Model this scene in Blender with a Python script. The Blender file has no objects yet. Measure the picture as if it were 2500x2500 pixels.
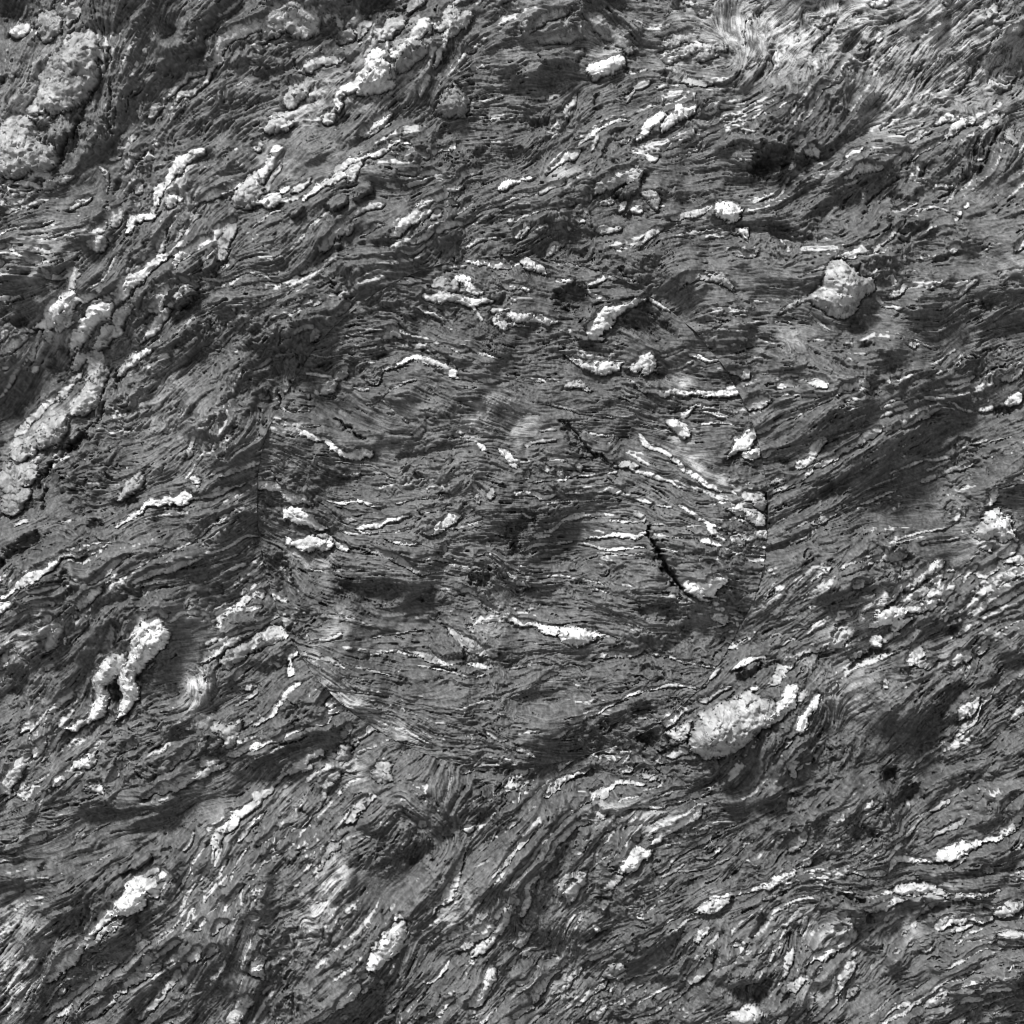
import bpy, math
import numpy as np
from mathutils import Vector

# ------------------------------------------------------------------ scale
# The face is surveyed in millimetre-like units: 2500 units = 3.0 m of rock.
U = 3.0 / 2500.0
Z0 = 2.3                     # height of the middle of the face above the ground

# ------------------------------------------------------------------ camera
scene = bpy.context.scene
cam_data = bpy.data.cameras.new("camera")
cam = bpy.data.objects.new("camera", cam_data)
scene.collection.objects.link(cam)
cam.location = (0.0, -10.0, Z0)
cam.rotation_euler = (math.radians(90), 0, 0)
cam_data.sensor_width = 36.0
cam_data.lens = 36.0 * 10.0 / 3.0
cam_data.clip_end = 1000.0
scene.camera = cam
scene.cycles.filter_width = 1.0
scene.render.resolution_x = 1024
scene.render.resolution_y = 1024

# ------------------------------------------------------------------ sky, sun, exposure
SUN_FROM = Vector((-0.40, -0.85, 1.0)).normalized()
world = bpy.data.worlds.new("World")
scene.world = world
world.use_nodes = True
wn, wl = world.node_tree.nodes, world.node_tree.links
wn.clear()
w_out = wn.new("ShaderNodeOutputWorld")
w_bg = wn.new("ShaderNodeBackground")
w_bw = wn.new("ShaderNodeRGBToBW")           # black-and-white photograph: a neutral sky
w_sky = wn.new("ShaderNodeTexSky")
w_sky.sky_type = 'NISHITA'
w_sky.sun_disc = False
w_sky.sun_elevation = math.asin(SUN_FROM.z)
w_sky.sun_rotation = math.atan2(SUN_FROM.x, SUN_FROM.y)
w_bg.inputs["Strength"].default_value = 0.055
wl.new(w_sky.outputs[0], w_bw.inputs[0])
wl.new(w_bw.outputs[0], w_bg.inputs["Color"])
wl.new(w_bg.outputs[0], w_out.inputs[0])

sun_data = bpy.data.lights.new("sun", 'SUN')
sun_data.energy = 2.3
sun_data.angle = math.radians(11)
sun_data.color = (1.0, 1.0, 1.0)
sun = bpy.data.objects.new("sun", sun_data)
scene.collection.objects.link(sun)
sun.rotation_euler = (-SUN_FROM).to_track_quat('-Z', 'Y').to_euler()

scene.view_settings.view_transform = 'Standard'
scene.view_settings.look = 'None'
scene.view_settings.exposure = 1.25
scene.view_settings.gamma = 1.0

# ---------------------------------------------------------------------------
# Survey of the face. Each block of the survey has its own origin (row, column)
# and lists veins "brightness x,y,width ...", polygons "g", dark slabs "s"/"S",
# hollows "d", swells "u", pale weathering "p", cracks "c", foliation lines "f".
SURVEY = {
(0, 0): """
p .3 500,500,300 150,950,350
p .22 1300,1450,260
p .22 300,1750,220
.5 640,230,180 590,420,280 500,600,330 380,720,220 250,800,240
.5 160,900,300 150,1000,300 260,980,180
.7 60,220,40 130,200,90 190,200,60
.5 520,150,100 560,30,100
.4 340,90,140 370,200,180 360,260,150
.5 735,230,20 735,280,40 725,330,20 / 740,360,20 770,420,50 790,460,20
.5 0,1250,180 150,1200,200 300,1180,200 400,1200,140
.75 90,1385,10 200,1365,50 310,1385,20
.6 330,1390,60 420,1350,60 550,1300,20
.75 1480,640,30 1540,530,35 1590,420,50 1630,320,70 1680,240,80 1760,200,90 1850,170,80 1930,120,50
.7 1500,520,40 1420,540,50 1380,560,30 1300,640,40 1240,690,45 1180,740,40 1130,800,60 1100,880,50
.7 1480,620,25 1420,670,40 1330,690,40 1310,740,20
.7 1000,990,40 940,1060,50 900,1110,30 860,1170,20
.45 1090,1070,20 1020,1130,50 960,1190,70 940,1260,40
.8 810,1180,20 850,1170,30 890,1160,15
.87 1510,1110,40 1440,1130,70 1350,1180,90 1290,1230,80 1240,1300,60 1190,1380,60 1160,1450,50 1130,1560,50 1050,1610,60 980,1640,60 950,1720,50
.8 1300,1400,60 1290,1470,90 1250,1530,60 / 1340,1450,60 1350,1500,50
.8 1040,1360,10 1030,1390,50 1000,1400,10
.6 830,1550,60 860,1600,100 850,1680,60 / 990,1470,50 1030,1500,30
.72 800,1660,40 740,1700,60 680,1740,50 / 780,1770,60 730,1800,100 690,1850,60
.85 1790,1370,30 1700,1390,40 1600,1420,60 1550,1450,60 1490,1490,30 1430,1530,15
.85 1680,1660,40 1600,1740,50 1500,1800,60 1430,1850,70 1340,1910,40
.55 1740,1650,60 1690,1740,100 1640,1850,80 1620,1920,50
.6 1520,1520,15 1440,1620,25 1360,1710,25 1300,1790,20 / 1220,1700,25 1200,1780,50 1180,1870,40
.8 1120,1910,30 1200,1900,30 1280,1890,10
.8 90,1590,20 130,1560,25 230,1530,15 300,1500,20 / 0,1760,30 100,1720,20 200,1700,15 350,1660,15 420,1640,10 / 300,1790,20 420,1750,15 520,1720,10
.8 40,1850,40 110,1850,50 170,1880,30 / 270,1850,20 330,1850,40 400,1880,20 / 520,1870,20 560,1850,25 600,1830,15
.6 740,1240,15 780,1280,40 800,1350,15 800,1420,10 / 520,1550,30 580,1500,40 650,1470,40 680,1460,20
g .55 1730,1400 1900,1250 1935,1420 1850,1540 1740,1560 1720,1480
c 830,400 760,560 700,680 600,880 440,1150
c 825,620 825,800 825,1000
f 1200,500 1000,850 850,1100
f 700,700 600,950 500,1250
f 1900,700 1650,900 1400,1100
f 1000,450 900,650 840,900
f 100,1700 300,1600 600,1450
d 1.0 10,1470,120 70,1450,60
d 1.0 580,1000,60 480,1100,70 420,1200,60
d .6 60,60,200
d .8 30,600,120
d .5 1250,260,90 / 1820,330,110
d .6 1340,1430,50 / 860,1390,60 / 1680,1460,60
u .7 560,420,260 480,640,240
u .6 960,560,160 830,900,150
""",
(0, 1): """
p .3 300,800,240 500,650,200 1000,600,220 1200,350,200
p .22 150,1200,220
p .25 300,150,250
p .18 700,1250,200
.52 60,280,90 120,170,150 220,80,220 330,150,240 440,120,180
.55 560,60,80 620,130,60 650,190,30
.5 590,280,40 650,255,90 710,230,60
.45 760,260,80 820,190,90 840,140,50
.6 340,510,40 390,450,70 480,440,80 580,430,70 670,430,40
.92 600,800,40 620,700,60 680,640,90 760,600,100 840,540,120 900,450,140 940,410,90
.8 960,500,140 870,610,150 780,680,110
.85 1000,440,50 1060,420,80 1130,350,80 1200,270,100 1260,230,110 1290,190,60
.48 1050,540,90 1150,440,110 1250,340,100
.48 1030,380,80 1100,310,80
.72 1340,200,70 1400,180,80 1440,110,100 1490,100,60
.72 1320,500,25 1380,400,35 1430,280,50 1490,210,90 1560,150,110 1610,110,60
.5 1150,90,90 1180,40,100 1230,0,110 / 930,330,60 960,240,100 1040,180,100 1100,160,60 / 1160,180,50 1210,150,60 / 900,230,50 930,200,50
.5 820,430,30 860,350,60 890,300,40
.75 920,690,50 980,650,70 1030,620,40
.7 1220,710,30 1250,640,60 1290,570,50
g .45 1340,820 1390,700 1480,610 1550,660 1600,750 1560,860 1450,870
.8 480,860,50 510,850,100 540,880,60
.68 80,960,90 150,890,110 220,900,100 280,900,60
.65 220,760,80 280,690,110 330,640,110 380,630,80
.55 240,600,80 300,580,60
.75 10,1090,60 30,1010,60
.8 800,1000,50 850,960,60 920,890,60 980,860,50 1030,840,30
.6 860,990,40 950,940,40 1000,910,20
.85 30,1340,30 60,1270,80 110,1200,90 150,1130,80 190,1095,40
.5 100,1400,20 150,1290,30 200,1200,25
.87 590,1290,20 650,1250,40 720,1200,40 800,1180,40 900,1150,35 970,1120,50 1010,1070,60 1050,1040,50 1100,1060,30 1160,1070,30
.75 830,1190,30 780,1260,70 740,1320,90 700,1360,60
.87 360,1480,40 440,1430,40 500,1380,50 560,1360,50 640,1330,60 700,1320,50
.85 200,1490,30 260,1480,35 330,1470,30
.87 10,1500,60 70,1490,40 120,1480,90 190,1440,70
.85 200,1410,70 260,1380,60
.65 290,1400,50 370,1360,60 420,1320,30
.85 1320,1150,30 1330,1120,40 1390,1110,30 1450,1090,40 1480,1060,50
.5 1240,1130,100 1280,1150,80
.75 1080,1310,20 1140,1300,25 1200,1290,40 / 1220,1320,40 1290,1290,40 1370,1280,30
.85 1010,1760,40 1070,1720,70 1150,1670,90 1240,1610,80 1320,1580,40
.75 1310,1640,30 1350,1600,50 1380,1560,20
.7 480,1850,30 540,1790,60 620,1730,70 700,1700,70 740,1680,40
.65 680,1660,40 760,1590,40 850,1540,40 960,1530,30
.85 1350,1740,40 1420,1690,50 1480,1660,40 1550,1640,20
.75 1170,1830,30 1250,1780,35 1330,1740,30
.8 1560,1840,15 1620,1790,25 1700,1770,20 1780,1760,15
.75 1400,1420,50 1450,1390,50 1530,1390,30 / 1200,1550,30 1290,1500,40 1370,1460,40 1430,1430,30
.75 1480,1360,40 1540,1300,40 1620,1260,40 1690,1240,20
.9 1820,1380,50 1870,1350,60 1930,1330,40
.7 1400,1510,30 1450,1490,50 1500,1500,20
.7 1500,1580,15 1560,1520,25 1620,1480,20 / 1100,1880,15 1180,1890,20 1250,1840,20 1320,1800,15
.8 1880,1640,60 1915,1630,50
.6 1460,1740,10 1560,1640,15 1680,1580,12 / 1580,1620,10 1700,1540,14 1850,1500,18 1930,1470,15
.6 0,1690,15 120,1580,20 220,1560,10 / 800,1760,12 900,1700,30 970,1690,15
.7 1560,370,20 1600,365,40 1630,370,20 / 1600,490,30 1660,480,40 1720,490,20
s 600,1560,60 650,1500,110 690,1460,80
s 750,1480,60 830,1420,90 880,1400,50
s 300,1600,60 350,1550,60 380,1540,40
d .9 540,180,110 590,220,60
d .9 80,540,140 250,480,90 150,600,100
d .7 850,60,120 1080,80,60
d .8 630,880,60 680,870,40
d .7 560,1560,50 / 400,740,60
d .6 900,1240,80 / 1700,1150,130
f 700,1450 900,1440 1400,1400
f 300,1800 600,1600 900,1480
f 1500,450 1700,300 1900,250
f 1600,1000 1750,1050 1900,1100
f 1100,700 1200,560 1300,420
u .7 900,560,180 1100,400,160
""",
(0, 2): """
p .25 1200,400,250
p .15 300,200,300
.52 170,260,60 200,200,70 260,130,80 350,100,70 440,70,40
.42 220,300,40 330,290,60 450,250,60 550,240,40
.48 560,80,30 640,120,80 730,180,90 820,260,80 880,320,60 930,370,20
S 200,390 330,350 480,350 560,320 570,380 480,450 370,500 290,500
.92 590,460,80 650,490,120 730,470,120 800,440,90 850,430,50 / 630,540,60 680,530,60
.5 1140,300,60 1250,270,70 1350,270,60 1430,290,30
.72 1110,400,40 1200,400,70 1300,380,90 1400,350,70 1500,340,40
.5 1400,420,60 1500,370,80 1590,340,60 1620,370,40
.45 1150,480,40 1230,530,80 1330,580,80 1430,620,70 1500,640,30
.8 970,500,25 1030,500,30 / 905,510,20 945,520,15
.65 950,620,50 1010,600,50 1040,585,20 / 880,740,20 920,670,25 940,640,20
.6 430,860,30 440,790,50 480,750,40 500,680,20
.8 130,710,20 220,715,20 300,710,25 390,690,15
.97 910,1025,20 970,990,50 1020,940,90 1080,880,100 1130,840,80 1170,840,40
.97 1140,960,20 1190,910,50 1240,850,80 1290,810,90 1340,790,60
.85 500,1010,20 580,990,20 680,940,30 750,900,30 830,875,30 900,870,15
.87 300,1270,20 370,1210,50 430,1160,70 490,1130,60 530,1110,20
.7 620,1110,25 640,1050,40 655,1000,20
.87 0,1360,50 90,1330,40 180,1325,30
.75 840,1050,30 890,1030,40 910,1020,20
.85 920,1110,50 970,1110,40 1000,1130,30 1040,1160,40 1110,1145,30 / 1130,1100,40 1200,1070,40 1270,1060,25
.75 1300,1080,20 1370,1030,30 1450,990,30 1560,930,30 1680,910,20 1790,890,20 1870,850,15
.7 1720,860,15 1800,810,25 1860,790,30
.75 650,1430,60 690,1380,100 760,1330,120 850,1310,100 930,1290,60 990,1280,40
.7 880,1280,30 940,1230,50
.6 560,1480,30 620,1450,40
S 770,1440 860,1370 960,1310 990,1330 960,1430 880,1480
.75 0,1490,30 80,1450,30 200,1430,15
.7 30,1640,25 130,1590,25 250,1550,20 380,1530,25 490,1500,20
.7 240,1430,40 330,1390,40 420,1350,40
.97 1520,1530,60 1590,1550,110 1650,1560,120 1690,1540,80
g .72 1620,1710 1680,1690 1740,1660 1765,1700 1770,1800 1700,1750
.85 500,1620,40 550,1630,50
.78 560,1540,40 590,1580,30 / 860,1490,50 820,1560,40 / 930,1550,50 1000,1570,50 / 690,1500,25 750,1480,40 780,1470,20
.6 640,1700,30 720,1700,50 820,1690,40
.75 960,1820,15 1020,1740,40 1080,1700,40 1140,1680,20
.7 800,1840,15 880,1830,25 950,1800,20
.65 290,1880,40 340,1820,50 400,1800,20
.5 60,1750,40 110,1700,80 160,1650,30
.62 1190,1620,30 1290,1600,40 1400,1560,50 1500,1510,30
.6 1770,540,15 1790,490,20 1850,450,20
.65 1310,5,40 1400,30,50 / 1410,80,40 1480,75,50
.7 950,820,20 1040,775,25 1110,760,12 / 1140,780,20 1250,740,25 1300,700,15
.55 980,1430,50 1060,1470,80 1090,1540,60
.6 1640,1860,40 1780,1890,40 1830,1880,30
.7 500,1080,12 570,1020,20 640,990,15
p .35 1500,120,500 1750,250,500
p .25 700,350,350
p .3 430,1300,160
d .8 880,500,40 / 820,960,70 760,1080,50 700,1190,30
d .7 230,900,130 / 60,1150,100
d .9 880,1600,50 / 1150,560,40
d .8 1850,1210,120
c 670,680 650,780
f 100,1250 400,1050 700,930
f 1300,1280 1600,1300 1900,1280
f 1200,1180 1450,1080 1850,900
f 1100,1400 1400,1450 1700,1480
f 1650,100 1750,400 1850,300
u .6 800,1380,160 / 1640,1560,120 / 1040,940,120
""",
(0, 3): """
.85 800,10,40 870,15,50 940,5,30
.65 1310,20,60 1370,30,50 / 1690,40,120 1650,150,80 / 1700,160,40 1780,140,60 / 1800,240,60 1900,220,80
.85 850,240,60 850,290,50
.8 265,240,40 265,280,40
.85 0,860,20 80,820,30 160,770,25 250,720,20
.6 280,890,20 350,820,35 400,740,40 440,650,40 520,605,20
.92 1290,920,50 1380,890,70 1460,865,60 1540,870,50
.87 1350,1000,40 1420,950,60 1500,910,60 1560,900,50
.8 1590,950,30 1680,880,40 1760,820,30 / 1620,950,30 1720,890,30 1800,830,20
.62 1000,970,30 1110,930,40 1200,900,20 / 1080,1030,50 1160,990,40 1250,960,30
.85 320,1130,80 370,1130,60 400,1160,40 / 340,1090,60 380,1080,40
.8 200,1250,30 240,1220,40
.9 620,1160,25 680,1120,40 750,1100,25
.75 900,1120,20 960,1120,30 1030,1110,30
.75 980,1190,30 1060,1140,70 1090,1160,60
.87 600,1330,30 690,1280,50 770,1240,60 870,1215,40
.7 1110,1170,20 1190,1100,25 1280,1060,25 1380,990,15
.8 1240,1240,30 1280,1210,20 / 1590,1170,40 1640,1155,30
.7 220,1100,20 250,1060,40 285,1005,30
.75 950,1560,30 1020,1540,30 1090,1500,40 1140,1490,30
.85 1090,1590,25 1160,1550,30 1250,1530,20 1360,1560,15
.75 1430,1600,30 1450,1570,40 / 1480,1540,30 1510,1510,35 / 1400,1640,20 1430,1620,25
.7 720,1890,30 800,1850,40 880,1790,40 960,1720,30 1040,1640,15
.75 520,1925,20 620,1890,60 720,1860,50 800,1850,30
.75 1380,1860,40 1430,1830,60
.7 1760,1060,40 1800,1040,40
g .5 1800,940 1890,920 1910,1000 1880,1090 1840,1080 1810,1010
.7 1830,1860,40 1880,1800,80 1930,1750,80
.6 430,1330,12 560,1250,20 640,1190,12 / 350,1300,10 470,1250,20 560,1180,15
.5 0,1500,15 120,1440,30 200,1310,20
.6 1340,1510,12 1420,1420,18 1500,1310,14 / 860,1490,12 1000,1360,16
.45 400,150,60 560,120,60
.6 1680,430,15 1690,520,20 1800,600,15
p .38 250,200,600 700,100,500
p .35 1400,300,700 1700,500,500
p .28 1000,750,400
c 570,150 510,230 430,310 380,380
c 1770,210 1700,300 1640,400 1590,490 1520,600 1470,660
c 1190,450 1140,560
c 1920,550 1830,650
c 1590,60 1530,100 / 830,300 760,420 / 1000,850 900,930
c 710,1600 900,1400 1020,1310
c 1280,1500 1400,1390 1500,1290
c 1620,1280 1700,1080 1760,930
d .9 700,310,100 620,360,80
d 1.3 0,1240,150 150,1190,120
d .8 310,1200,50
d .8 1000,1480,110 / 1600,1270,60 / 1200,1300,60
d .8 250,1800,120 60,1700,80
f 100,1000 300,800 520,620
f 600,900 640,600 760,450
f 700,950 900,700 1000,500
f 1100,1400 1350,1200 1600,950
f 100,300 300,100 450,20
f 1300,400 1500,200 1700,60
f 100,1850 500,1750 1000,1780
f 1400,1800 1700,1700 1930,1500
u .6 1350,1100,120 1700,920,100
""",
(1, 0): """
p .25 200,700,220 800,600,200
p .3 500,1150,180 150,1450,200
p .2 300,100,200
.72 250,70,60 320,55,60 370,45,30 / 20,100,60 90,95,50
.7 370,130,40 400,190,50 470,200,30 530,160,40 560,130,60 550,220,50 530,270,30
.93 570,310,100 500,360,100 450,390,90 400,450,110 340,520,50 260,540,30
.72 420,560,60 480,500,90 540,430,60 600,350,60 660,310,60 740,330,20
.7 360,640,100 350,580,80
.97 830,400,100 740,440,110 660,500,100 600,580,90 560,640,80 530,720,50
.85 790,340,90 840,340,30
.85 930,400,50 1000,390,40
.92 870,490,110 920,450,80 970,430,70
.8 700,680,120 720,630,100 750,600,100 820,560,110 890,540,80
.68 690,720,100 680,800,110 670,900,90
.55 750,830,90 720,900,120 690,980,150 640,1080,140 560,1160,130
.55 480,1220,160 400,1290,180 280,1370,150 140,1440,170 60,1460,150
.48 0,1560,200 100,1640,200 250,1560,180
.35 40,1880,180 100,1820,190 200,1780,180
.65 30,1420,40 100,1400,50 180,1380,60
.65 60,1350,50 100,1290,60 170,1230,60 240,1170,50 300,1100,60 370,1060,60 440,1010,50 510,940,50 580,870,40
.6 520,840,60 580,770,60 620,740,40
.77 870,380,40 940,270,80 1010,200,90 1060,140,80 1120,100,70 1180,60,60 1280,20,20
.85 1310,100,30 1350,50,70 1420,15,50
.72 1110,430,60 1170,390,80 1200,330,80 1250,270,70 1290,250,60
s 1250,370,100 1350,300,150 1450,300,90
.58 1360,200,60 1420,230,70 1480,260,40
.75 1470,185,15 1560,195,25 1650,205,25 1730,190,15 1770,160,15 1830,135,25 1910,150,30 1930,155,25
.8 1040,650,30 1090,600,60 1150,540,60 1200,460,70 1250,410,50
.87 860,900,30 900,840,60 960,780,80 1030,730,60 1130,700,20
.8 0,650,30 60,580,40 / 0,740,60 70,680,70 130,630,40 / 110,580,20 180,560,30 250,570,20
.68 130,680,30 150,650,40 200,600,40 / 210,780,30 260,640,30 300,570,30
.68 0,840,20 50,830,15 / 5,980,30 60,910,30 120,830,20 / 220,860,50 260,830,30
.62 1380,1490,30 1400,1430,45 1430,1350,40
.5 880,1820,40 950,1730,90 1010,1680,110 1050,1620,60
.85 820,1605,15 880,1600,20 950,1575,15
.65 570,1610,10 640,1590,15 680,1580,8 / 470,1640,15 520,1635,15
.85 1050,1900,40 1110,1850,60 1180,1830,60 1260,1820,60 1340,1790,80 1400,1800,30
.8 1400,1800,25 1500,1800,25 1600,1770,35 1680,1730,25 1800,1690,15
.75 1420,1650,60 1470,1680,50
.8 1620,1650,20 1720,1600,40 1820,1570,40 1920,1540,20
.7 1560,1630,20 1610,1590,30 1680,1570,15
.55 1700,1490,10 1800,1420,15 1930,1350,10 / 1640,680,10 1780,540,15 1920,450,10 / 1300,610,10 1420,500,18 1560,430,10
.6 960,150,15 970,100,25 990,60,20 / 1060,60,15 1080,30,20
.6 1640,1290,20 1680,1200,30 / 1740,1310,40 1770,1300,20
s 1540,130,70 1570,70,70 1600,20,60
p .12 1200,1100,500
d 1.4 560,1420,50 620,1340,50 450,1480,40
d 1.2 330,1620,40 380,1560,40
c 740,1110 720,1230 610,1340 480,1460 420,1510 320,1640 300,1700
c 490,820 500,650 / 360,1740 320,1860 / 860,860 840,1000
c 1690,60 1640,110 1590,180
d .9 440,730,130 400,850,100
d .9 590,440,50 / 600,680,50 / 1330,370,70 / 970,1820,60
d .8 500,480,30 / 150,500,90
f 700,1600 1000,1450 1300,1250
f 900,1100 1200,850 1500,650
f 1200,1200 1450,950 1700,750
f 1300,1650 1500,1450 1750,1200
f 1500,400 1700,300 1900,260
f 900,1300 1100,1200 1300,1050
u .9 690,950,160 580,1140,160 440,1270,180 250,1400,180 100,1480,180
u .7 760,450,140 620,560,110
""",
(1, 1): """
p .28 1500,250,130
.65 0,140,25 80,160,20 140,200,15 200,210,10
.65 300,600,20 370,560,40 440,545,30 / 430,650,30 460,600,50 470,560,20
.5 0,860,15 80,800,25 150,750,25 240,740,15
.42 370,420,20 420,370,60 490,370,40 / 610,470,20 670,400,50 720,370,30
.8 370,160,20 440,120,30 510,90,35 560,70,20
.6 490,240,10 580,180,20 680,110,15 / 40,450,10 160,380,15 300,270,10
.4 40,1060,40 100,1050,60
.55 120,530,8 260,460,15 320,435,10 / 60,400,8 120,370,20 180,350,8
f 0,1300 150,1000 330,780
f 0,700 300,450 700,200
f 0,1150 100,950 250,800
.92 1050,225,15 1130,220,30 1260,215,20
.42 1330,210,60 1400,230,90 1500,240,60
.88 1510,190,40 1560,200,80 1590,250,50 1650,280,60 1700,300,40
.87 1260,310,40 1330,330,60 1420,340,70 1510,345,60 1620,355,40 1770,345,10
.97 1550,50,20 1640,60,40 1720,60,40 1790,80,50 1900,90,30
.85 1440,110,30 1500,95,50 1560,95,25 / 1820,230,15 1870,240,40 1930,250,50
.75 1750,420,40 1830,420,25 1880,415,10 / 1770,480,80 1830,530,60 1860,570,40 / 1870,520,15 1930,520,20
.7 1610,380,30 1640,430,20 1690,490,25
.55 960,650,15 1000,610,60 1040,590,60 1100,620,30
.7 730,640,15 640,660,10 / 1120,640,10 1230,645,15 1360,660,15
.92 1380,680,15 1450,690,20 1510,730,25 1580,710,20 / 1610,710,15 1680,740,20 1790,780,10
.95 860,955,10 900,940,15 930,880,25 980,840,35 1050,830,25 1100,800,25 1150,770,35 1210,765,35 1280,790,45 1340,820,50 1400,840,50 1460,870,50 1490,895,20
.75 1440,910,15 1530,915,20 1620,940,20 / 1660,935,15 1730,938,35 1800,940,15
.92 370,875,15 440,885,25 560,900,15
.58 590,920,70 640,860,70 665,820,30 / 490,1020,60 540,980,100 590,930,50 / 390,1030,60 400,1060,30 / 440,1010,30 470,1045,40
.87 730,990,10 790,995,30 850,1000,10
.6 940,1060,15 1000,1010,20 1100,960,15 1200,935,10 / 940,1080,10 1050,1170,15 1130,1240,15 / 830,1110,10 920,1080,10
.8 200,1130,15 260,1155,20 400,1150,10
.6 130,1240,25 220,1245,30 340,1260,20 480,1270,10
.92 320,1290,20 400,1340,50 480,1370,30 560,1400,35 620,1440,40 680,1480,45 750,1480,60 820,1465,45 870,1465,10
.6 650,1640,20 700,1610,50 770,1610,30 / 780,1615,10 920,1615,20 950,1615,10
.6 1190,1340,30 1250,1290,30
.5 1480,1340,30 1530,1300,40 1640,1310,30
.75 1510,1350,15 1600,1350,20 1690,1340,15
.85 1650,1390,25 1690,1420,40 1710,1435,20 / 1560,1370,15 1650,1380,20
.5 1260,1450,20 1290,1410,40 1350,1410,20
.97 1800,1440,20 1850,1490,60 1900,1530,60 1935,1550,30
.92 25,1710,60 90,1710,50 150,1720,60 210,1740,30
.85 30,1680,20 100,1690,20
.65 200,1760,40 270,1790,60 350,1820,50 440,1850,15
.87 540,1810,20 620,1830,25 710,1820,25 800,1830,25 / 810,1830,25 870,1855,25 960,1860,10
.6 1050,1840,10 1170,1810,10 1380,1785,10 1480,1750,15 1530,1680,15
.92 1230,1910,20 1320,1890,25 1420,1855,15
.6 600,1530,10 720,1545,12 860,1555,10 910,1580,10 / 60,1500,10 150,1530,10
.5 640,700,8 760,680,10 900,660,12 / 700,590,8 860,610,14 960,595,8
.6 330,1570,8 370,1590,10 / 420,740,8 520,760,10 640,745,8
.45 1620,1700,40 1640,1790,50 1670,1830,30 / 1740,1800,60 1760,1740,40
p .35 1750,1150,200 1600,1280,120
p .2 300,1270,120
d .8 1250,720,40 1340,750,40 1420,800,30
d .9 1480,50,30 1520,130,30 1420,150,20
d .6 700,1280,60 / 1400,1450,80 1100,1500,60
d .6 520,800,60 400,920,50 300,950,60
d .5 1550,1090,60 / 260,1110,50
c 600,1220 720,1300 800,1370
f 1000,900 1300,950 1500,1100
f 700,1000 850,1150 1000,1250
f 1000,1450 1300,1400 1450,1300
f 1000,1550 1250,1600 1500,1500
f 1000,400 1300,430 1500,560
f 900,740 1150,680 1400,760
f 150,1400 350,1500 500,1620
f 1700,650 1850,750 1930,800
""",
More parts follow.
